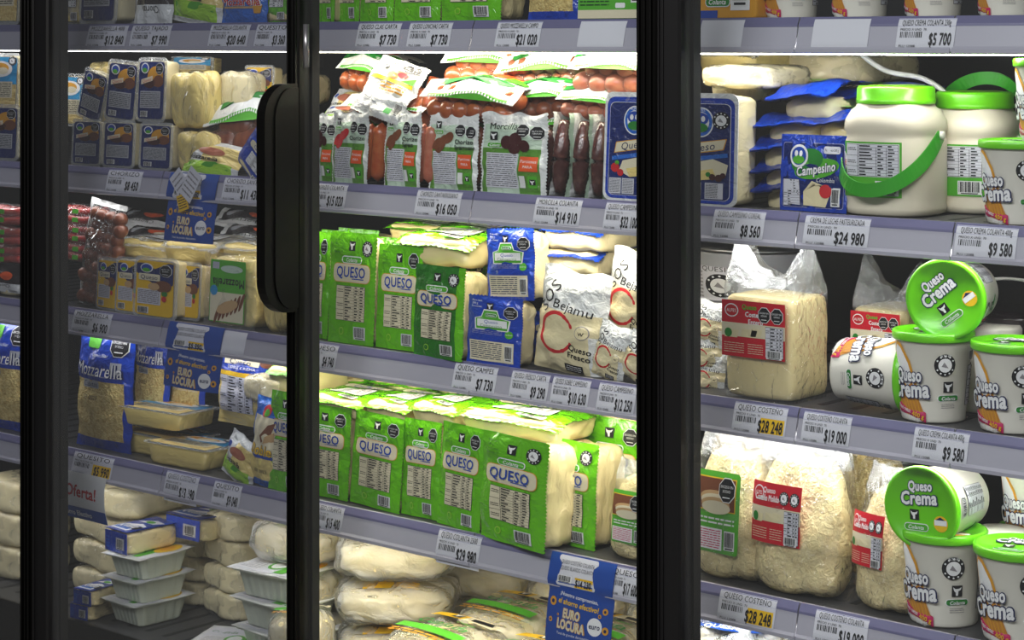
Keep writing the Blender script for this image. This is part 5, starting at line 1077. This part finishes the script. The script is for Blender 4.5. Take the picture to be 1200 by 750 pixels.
b.tube([q0 + (q1 - q0) * t_ + Vector((0, 0, -.008 * math.sin(t_ * 6))) for t_ in [i / 12 for i in range(13)]], .004, 'cable_white', 10); prop(link('cable', b.mesh('cable')), 'white cable slanting down behind the jar lids', 'cable')
# ---- third shelf, left bay
stand('red_sticks', 'red sausage pack at the left picture edge, uppermost', -30, 23, 22, 2, Y=.02, py=262, group='red sausage packs')
for i, py in enumerate((286, 308)): stand('red_sticks', 'red sausage pack at the left picture edge, %s' % ('middle', 'lowest')[i], -30, 23, 22, 2, Y=.02, py=py, group='red sausage packs')
stand('dark_flat', 'silver grey pack below the red sausages at the left edge', -20, 22, 36, 2, Y=.02, py=342); stand('block', 'wrapped block at the foot of the third shelf, left edge', -20, 24, 24, 2, Y=.03)
for i, py in enumerate((262, 284, 306)): stand('red_sticks', 'red sausage pack behind the left stile, %s' % ('upper', 'middle', 'lower')[i], 60, 108, 22, 2, Y=.05, py=py, group='red sausage packs')
stand('link_bag', 'tall bag of small round brown sausages beside the left stile', 80, 122, 126, 2, Y=.015, roll=7)
for i, (xl, xr, py, Y) in enumerate(((125, 195, 262, .25), (130, 200, 282, .2), (240, 330, 262, .25), (245, 335, 280, .2), (150, 230, 300, .12))): stand('dark_flat', 'dark shiny sausage pack at the back, %s' % ('upper left', 'lower left', 'upper right', 'lower right', 'reading Chorizo')[i], xl, xr, 34, 2, Y=Y, py=py, pitch=-55, group='dark sausage packs at the back')
g = 'flat cheese trays on the third shelf'
lie('white_flat', 'flat pale cheese tray on the stack, left', 130, 192, 305, .09, .14, .04, group=g, yaw=-3); lie('white_flat', 'flat pale cheese tray on the stack, middle', 185, 250, 310, .08, .14, .045, group=g); lie('white_flat', 'flat pale cheese tray on the stack, right', 252, 340, 312, .09, .14, .04, group=g)
for i, (xl, xr) in enumerate(((128, 185), (195, 250))): lie('white_flat', 'flat pale tray below, %s' % ('left', 'right')[i], xl, xr, 345, .1, .14, .05, group=g)
g = 'yellow and blue trays'
stand('tray_yellow', 'yellow and blue tray beside the sausage bag, leftmost', 112, 137, 62, 2, Y=.022, group=g, yaw=-4); stand('tray_yellow', 'yellow and blue tray with white table, middle one', 134, 166, 66, 2, Y=.014, group=g); stand('tray_yellow', 'yellow and blue tray in front, glossy, the largest', 155, 206, 72, 2, Y=.0, group=g, t=.06); stand('tray_yellow', 'yellow and blue tray peeping out behind the front one', 206, 234, 68, 2, Y=.03, group=g)
stand('mozza_up', 'green mozzarella pack standing upside down', 240, 296, 86, 2, Y=.006); stand('block_y', 'yellow block behind the door handle on the third shelf', 300, 345, 60, 2, Y=.02)
# ---- third shelf, middle bay
g = G['g2']
stand('green', 'green pack cut by the left stile, third shelf', 352, 384, 124, 2, Y=.03, group=g); stand('green_ring', 'green pack with round black seal, first whole one on the third shelf', 384, 437, 130, 2, Y=.018, group=g, t=.03); stand('green', 'green pack half covered by the darker one, third shelf', 440, 492, 122, 2, Y=.024, group=g, t=.03); stand('green_dark', 'darker green pack with cheese block showing at its right', 484, 541, 108, 2, Y=.004, group=g, yaw=-5)
stand('green_ring', 'green pack behind the darker one with black ring seal', 530, 566, 112, 2, Y=.1, group=g)
for i, (xl, xr, Y, py) in enumerate(((372, 408, .12, 400), (392, 440, .16, 388), (428, 470, .12, 388))): stand('green', 'green pack in the back row, %s' % ('left', 'middle', 'right')[i], xl, xr, 116, 2, Y=Y, group=g)
lie('green_flat', 'green topped cheese lying on the standing green packs', 458, 548, 311, .03, .15, .048, group=g, yaw=-2); lie('green_flat', 'green topped cheese lying behind, near the blue pack', 500, 580, 296, .13, .15, .04, group=g); lie('green_flat', 'green topped cheese lying at the left, under the lamp', 448, 520, 283, .16, .14, .03, group=g)
stand('blue', 'blue campesino pack standing on top of the lower blue one', 572, 627, 84, 2, Y=.03, py=352, roll=-4, group='blue campesino packs'); stand('blue', 'blue campesino pack at the foot of the third shelf', 547, 610, 80, 2, Y=.006, group='blue campesino packs', t=.04)
lie('blue_flat', 'blue topped cheese lying beneath the second rail, upper', 630, 702, 293, .07, .14, .042, group='blue topped cheeses lying down'); lie('blue_flat', 'blue topped cheese lying under the upper one', 628, 700, 322, .07, .14, .042, group='blue topped cheeses lying down', yaw=4)
stand('blue_flat', 'blue topped cheese standing under the two lying ones', 620, 690, 60, 2, Y=.08)
stand('green_flat', 'green edged cheese next to the mullion, third shelf', 700, 752, 40, 2, Y=.2, py=305)
g = 'white bags with a red ring'
stand('bejamu', 'large white Bejamu cheese bag with red ring', 612, 690, 122, 2, Y=.0, roll=6, group=g, t=.05); stand('bejamu', 'white cheese bag with large black letters beside the mullion', 692, 758, 108, 2, Y=.05, py=403, roll=10, group=g); stand('bejamu', 'crumpled white cheese bag lying low, left one', 684, 722, 66, 2, Y=.012, group=g, roll=14); stand('bejamu', 'crumpled white cheese bag lying low beside the mullion', 714, 762, 56, 2, Y=.014, group=g, roll=24)
# ---- third shelf, right bay
stand('costeno', 'tall clear bag with a square cheese block and red label', 845, 927, 186, 2, Y=.012, t=.105, pitch=0)
upright('pail', 'silver grey pail behind the tall clear bag, lower', 880, 150, 76, 2, .33); upright('pail', 'silver grey pail at the top of the back stack', 885, 150, 76, 2, .33, py=361)
for i, (py, r) in enumerate(((405, 8), (440, -6), (466, 4))): stand('bejamu', 'crumpled silver bag behind the mullion, %s' % ('upper', 'middle', 'lower')[i], 806, 842, 52, 2, Y=.06, py=py, roll=r, group='crumpled bags beside the mullion')
stand('costeno', 'second clear bag with red label behind the tubs', 996, 1060, 150, 2, Y=.19, t=.1, pitch=0)
g = 'cream cheese tubs on the third shelf'
upright('tub', 'cream cheese tub under the tub that shows its lid', 1094, 96, 104, 2, .062, 18, group=g); upright('tub', 'cream cheese tub at the right edge, third shelf', 1188, 100, 104, 2, .062, 12, group=g)
def laid(label, px, py, Y, yaw, spin, s, z=None, group=None, pitch=90):
    return spawn('tub', label, (X_at(px, Y), Y, Z_at(px, py, Y)), yaw, pitch, 0, spin, (s, s, s), group)
def lid_at(label, px, py, Yl, yaw, spin, s, group=None):      # lid centre at the pixel, tub running back
    n = Vector((math.sin(math.radians(yaw)), -math.cos(math.radians(yaw)), 0)); L = .1105 * s; p = Vector((X_at(px, Yl), Yl, Z_at(px, py, Yl))) - n * L
    return spawn('tub', label, p, yaw, 90, 0, spin, (s, s, s), group)
lid_at('tub lying on the others with its round green lid turned to us, third shelf', 1107, 351, .03, 12, 38, 1.02, g)
spawn('tub', 'cream cheese tub lying on its side with lettering sideways', (X_at(986, .055), .055, SH[2] + .055), 98, 90, 0, -118, (1, 1, 1))
upright('dark_pail', 'dark pail with white bail handle at the right, third shelf', 1196, 150, 104, 2, .27); upright('white_tub', 'white lidded tub between the green lids, third shelf', 1155, 84, 100, 2, .17)
# ---- fourth shelf, left bay
g = 'blue mozzarella pouches'
stand('mozza', 'blue mozzarella pouch beside the left stile', 80, 143, 142, 3, Y=.02, group=g); stand('mozza', 'blue mozzarella pouch in shade behind the flat trays', 150, 190, 122, 3, Y=.1, py=500, group=g); stand('mozza', 'blue mozzarella pouch half behind the hanging card', 192, 232, 120, 3, Y=.12, py=500, group=g); stand('mozza', 'blue mozzarella pouch at the left picture edge', -30, 23, 128, 3, Y=.02, group=g)
stand('queso_pouch', 'blue and yellow queso pouch with a white table', 248, 314, 90, 3, Y=.06, py=500)
g = 'flat blue-lidded trays'
lie('tray_sky', 'flat blue-lidded tray on top of the left stack', 133, 212, 502, .03, .11, .035, group=g, yaw=4); lie('tray_sky', 'flat blue-lidded tray under the upper one', 131, 210, 522, .05, .11, .04, group=g, k=3); lie('tray_sky', 'flat blue-lidded tray in front, right of the stack', 165, 243, 548, .012, .11, .04, group=g, k=3, yaw=3)
stand('mozza_flat', 'small bag with sliced mozzarella picture, tipped over', 250, 286, 56, 3, Y=.0, roll=22, t=.03); stand('doble', 'blue edged Doble cheese pack standing before the left door stile', 282, 318, 104, 3, Y=.0, roll=6, t=.04)
stand('green', 'green pack cut by the left side of the door stile', 314, 352, 116, 3, Y=.012, group=G['g3']); lie('block', 'pale cheese in a loose bag above the Doble pack', 282, 330, 474, .04, .12, .05, pitch=0); lie('green_flat', 'green topped cheese lying over the blue edged pack', 308, 352, 462, .04, .14, .05)
# ---- fourth shelf, middle bay
g = G['g3']
for i, (xl, xr, hp, Y, yaw, key) in enumerate(((352, 408, 106, .03, 0, 'green'), (410, 468, 110, .028, -2, 'green_b'), (470, 514, 113, .028, 0, 'green'), (512, 562, 121, .014, -3, 'green_b'), (563, 637, 126, .0, -10, 'green_ring'))):
    stand(key, 'green QUESO pack on the fourth shelf, %s' % ('cut by the left stile', 'second from the left stile', 'third from the left stile', 'fourth, beside the front one', 'frontmost with its cheese block showing')[i], xl, xr, hp, 3, Y=Y, yaw=yaw, group=g, roll=2 if i in (1, 3) else 0, t=None if i == 4 else .045)
stand('green_ring', 'green pack right behind the frontmost one, block side showing', 636, 696, 122, 3, Y=.05, yaw=-6, group=g, t=.07); stand('green', 'green pack in the back beside the mullion, fourth shelf', 676, 752, 136, 3, Y=.14, group=g)
for i, (xl, xr, py, Y, th) in enumerate(((352, 420, 489, .035, .036), (422, 474, 497, .035, .038), (476, 530, 500, .035, .038), (532, 652, 514, .03, .038), (352, 424, 458, .17, .03), (428, 500, 466, .17, .03), (505, 590, 474, .18, .03), (655, 745, 500, .15, .045))):
    lie('green_flat', 'green topped cheese lying on the fourth shelf row, %s' % ('cut by the left stile', 'second in front', 'third in front', 'widest in front', 'back left', 'back middle', 'back right', 'rightmost by the mullion')[i], xl, xr, py, Y, .15 if i != 3 else .13, th, group='green topped cheeses lying on the green packs')
stand('ground_green', 'large cheese in clear bag with green label left of the mullion', 704, 772, 114, 3, Y=.02, t=.08)
# ---- fourth shelf, right bay
stand('ground_green', 'clear bag of grated cheese with green label and black octagon', 800, 884, 176, 3, Y=.02, t=.09); stand('ground_plain', 'pale block of cheese packs behind the green labelled bag', 815, 905, 190, 3, Y=.17)
stand('ground_red', 'big puffy clear bag with red label in the right bay', 870, 972, 190, 3, Y=.01, t=.1); stand('ground_red', 'second clear bag with red label squeezed beside the tubs', 988, 1056, 168, 3, Y=.03, t=.1, yaw=-10); stand('ground_plain', 'clear cheese bag without label at the back of the right bay', 965, 1050, 170, 3, Y=.18)
g = 'cream cheese tubs on the fourth shelf'
upright('tub', 'cream cheese tub under the lying one, fourth shelf', 1106, 102, 108, 3, .065, 14, group=g); upright('tub', 'cream cheese tub at the right edge, fourth shelf', 1194, 106, 110, 3, .055, 16, group=g)
lid_at('tub lying on its side with dark green round lid, fourth shelf', 1078, 596, .015, 0, 3, 1.05, g)
upright('tub', 'cream cheese tub in the back at the right edge, fourth shelf', 1216, 92, 96, 3, .2, 15, py=634, group=g); upright('white_tub', 'white lidded tub behind the green lids, fourth shelf', 1172, 62, 64, 3, .12, py=684); upright('tub', 'cream cheese tub in the back row under the other', 1216, 92, 96, 3, .2, 15, group=g)
# ---- bottom deck
g = 'wrapped cheeses stacked at the back'
def stack(key, xl, xr, pys, Y, hp, deep, where):
    for i, py in enumerate(pys):
        cx, cy, w_ = front_fit(xl + (i * 5) % 4, xr + (i * 7) % 5, Y, (i * 37) % 5 - 2); ref = proto(key)[2]; d_ = dep(cx, cy); h = hp * d_ / F
        n = ['lowest', 'second', 'third', 'fourth', 'fifth', 'sixth', 'seventh', 'eighth']
        z = SH[4] + .001 + i * h * .99; spawn(key, 'wrapped cheese block %s, %s from below' % (where, n[i]), (cx, cy, z), (i * 37) % 5 - 2, 0, 0, 0, (w_ / ref[0], deep / ref[2], h / ref[1]), g)
stack('block', 80, 150, range(4), .12, 34, .16, 'in the stack beside the left stile'); stack('block', 152, 208, range(5), .28, 33, .16, 'in the rear stack right of the offer card')
stack('block', 196, 232, range(3), .22, 28, .14, 'behind the blue printed packet'); stack('block', 234, 280, range(4), .2, 31, .14, 'in the stack left of the ribbed trays'); stack('block', 284, 345, range(3), .24, 34, .14, 'behind the ribbed trays'); stack('block', -30, 23, range(3), .1, 38, .14, 'at the left picture edge')
spawn('block_cap', 'round topped cheese with a blue cap left of the door stile', (X_at(318, .22), .22, SH[4] + .001 + .151), 0, 0, 0, 0, (.95, .9, 1.1))
stand('block_blue', 'dark blue cheese packet on the left rear stack', 196, 236, 26, 4, Y=.16, py=632, t=.12)
g = 'ribbed trays with film lids'
for i in range(3):
    spawn('deep_tray', 'ribbed white tray of the left stack, %s' % ('bottom one', 'middle one', 'upper one under the blue packet')[i], (X_at(137 + 2 * i, .03), .03, SH[4] + .001 + i * .0455), -2 + 3 * i, 0, 0, 0, (.66, 1.15, .9), g)
spawn('block_blue', 'blue and white printed cheese packet on the ribbed trays', (X_at(138, .045), .045, SH[4] + .1385), -4, 0, 0, 0, (.62, 1.0, .72))
for i in range(2): spawn('block_blue', 'blue printed cheese packet low beside the left stile, %s' % ('lower', 'upper')[i], (X_at(93 + 4 * i, .01), .012, SH[4] + .001 + i * .03), 5, 0, 0, 0, (.42, .8, .5))
for i in range(3): spawn('deep_tray', 'ribbed white tray left of the door stile, %s' % ('bottom one', 'middle one', 'upper one')[i], (X_at(302, .05), .05, SH[4] + .001 + i * .055), -4 + i * 4, 0, 0, 0, (.95, 1.15, 1.08), g)
spawn('deep_tray', 'low tray with yellow and green print at the lower edge', (X_at(245, -.01), .02, SH[4] + .001), 24, 0, 0, 0, (.9, 1.0, .45), g)
spawn('cuajada', 'pale square cheese with green leaf print beside the stile', (X_at(324, -.03), -.0, SH[4] + .045), 20, 0, 0, 0, (.55, .5, .9))
# middle bay bottom
g = 'white bagged cheeses on the bottom deck'
def rb(key, label, X, Y, layer, W=.215, Hs=.083):
    spawn(key, label, (X, Y, SH[4] + .001 + layer * .082), (X * 900) % 50, 0, 0, 0, (W / .2, W / .2, Hs / .11), g)
LY = ('bottom layer', 'middle layer', 'top layer')
for i in range(3):
    rb(('round', 'round_y', 'round_g')[i], 'bagged round cheese at the left stile, ' + LY[i], -2.825, .19, i, .19); rb(('round_y', 'round_y', 'round_g')[i], 'bagged round cheese in the centre pile, ' + LY[i], -2.625, .23, i, .225)
    rb('round', 'bagged round cheese at the back behind the centre pile, ' + LY[i], -2.6, .47, i); rb(('round', 'round', 'round_y')[i], 'bagged round cheese at the back behind the printed bags, ' + LY[i], -2.37, .47, i); rb('round', 'bagged round cheese at the back beside the mullion, ' + LY[i], -2.14, .47, i)
for i, X in enumerate((-2.385, -2.19, -1.99)):
    for j in range(2):
        w1 = '%s row, %s' % (('front', 'rear')[j], ('leftmost', 'under the blue card', 'beside the mullion')[i])
        spawn('cuajada', 'square cheese bag with green and yellow print, ' + w1, (X, .005 + .185 * j, SH[4] + .053), -3 + 3 * j, 0, 0, 0, (.95, .9, .98), 'square cheese bags with green print')
        spawn('cuajada', 'square cheese bag of the layer beneath, ' + w1, (X, .005 + .185 * j, SH[4] + .001), 0, 0, 0, 0, (.93, .88, .58), 'square cheese bags beneath')
# right bay bottom
spawn('round', 'bagged cheese beneath the blue ringed one, bottom right bay', (X_at(868, .12), .12, SH[4] + .001), 0, 0, 0, 0, (1, .9, 1))
spawn('ring_bag', 'bagged white cheese with blue ring print, bottom right bay', (X_at(868, .12), .12, SH[4] + .103), 12, 0, 0, 0, (1, .9, 1.45))
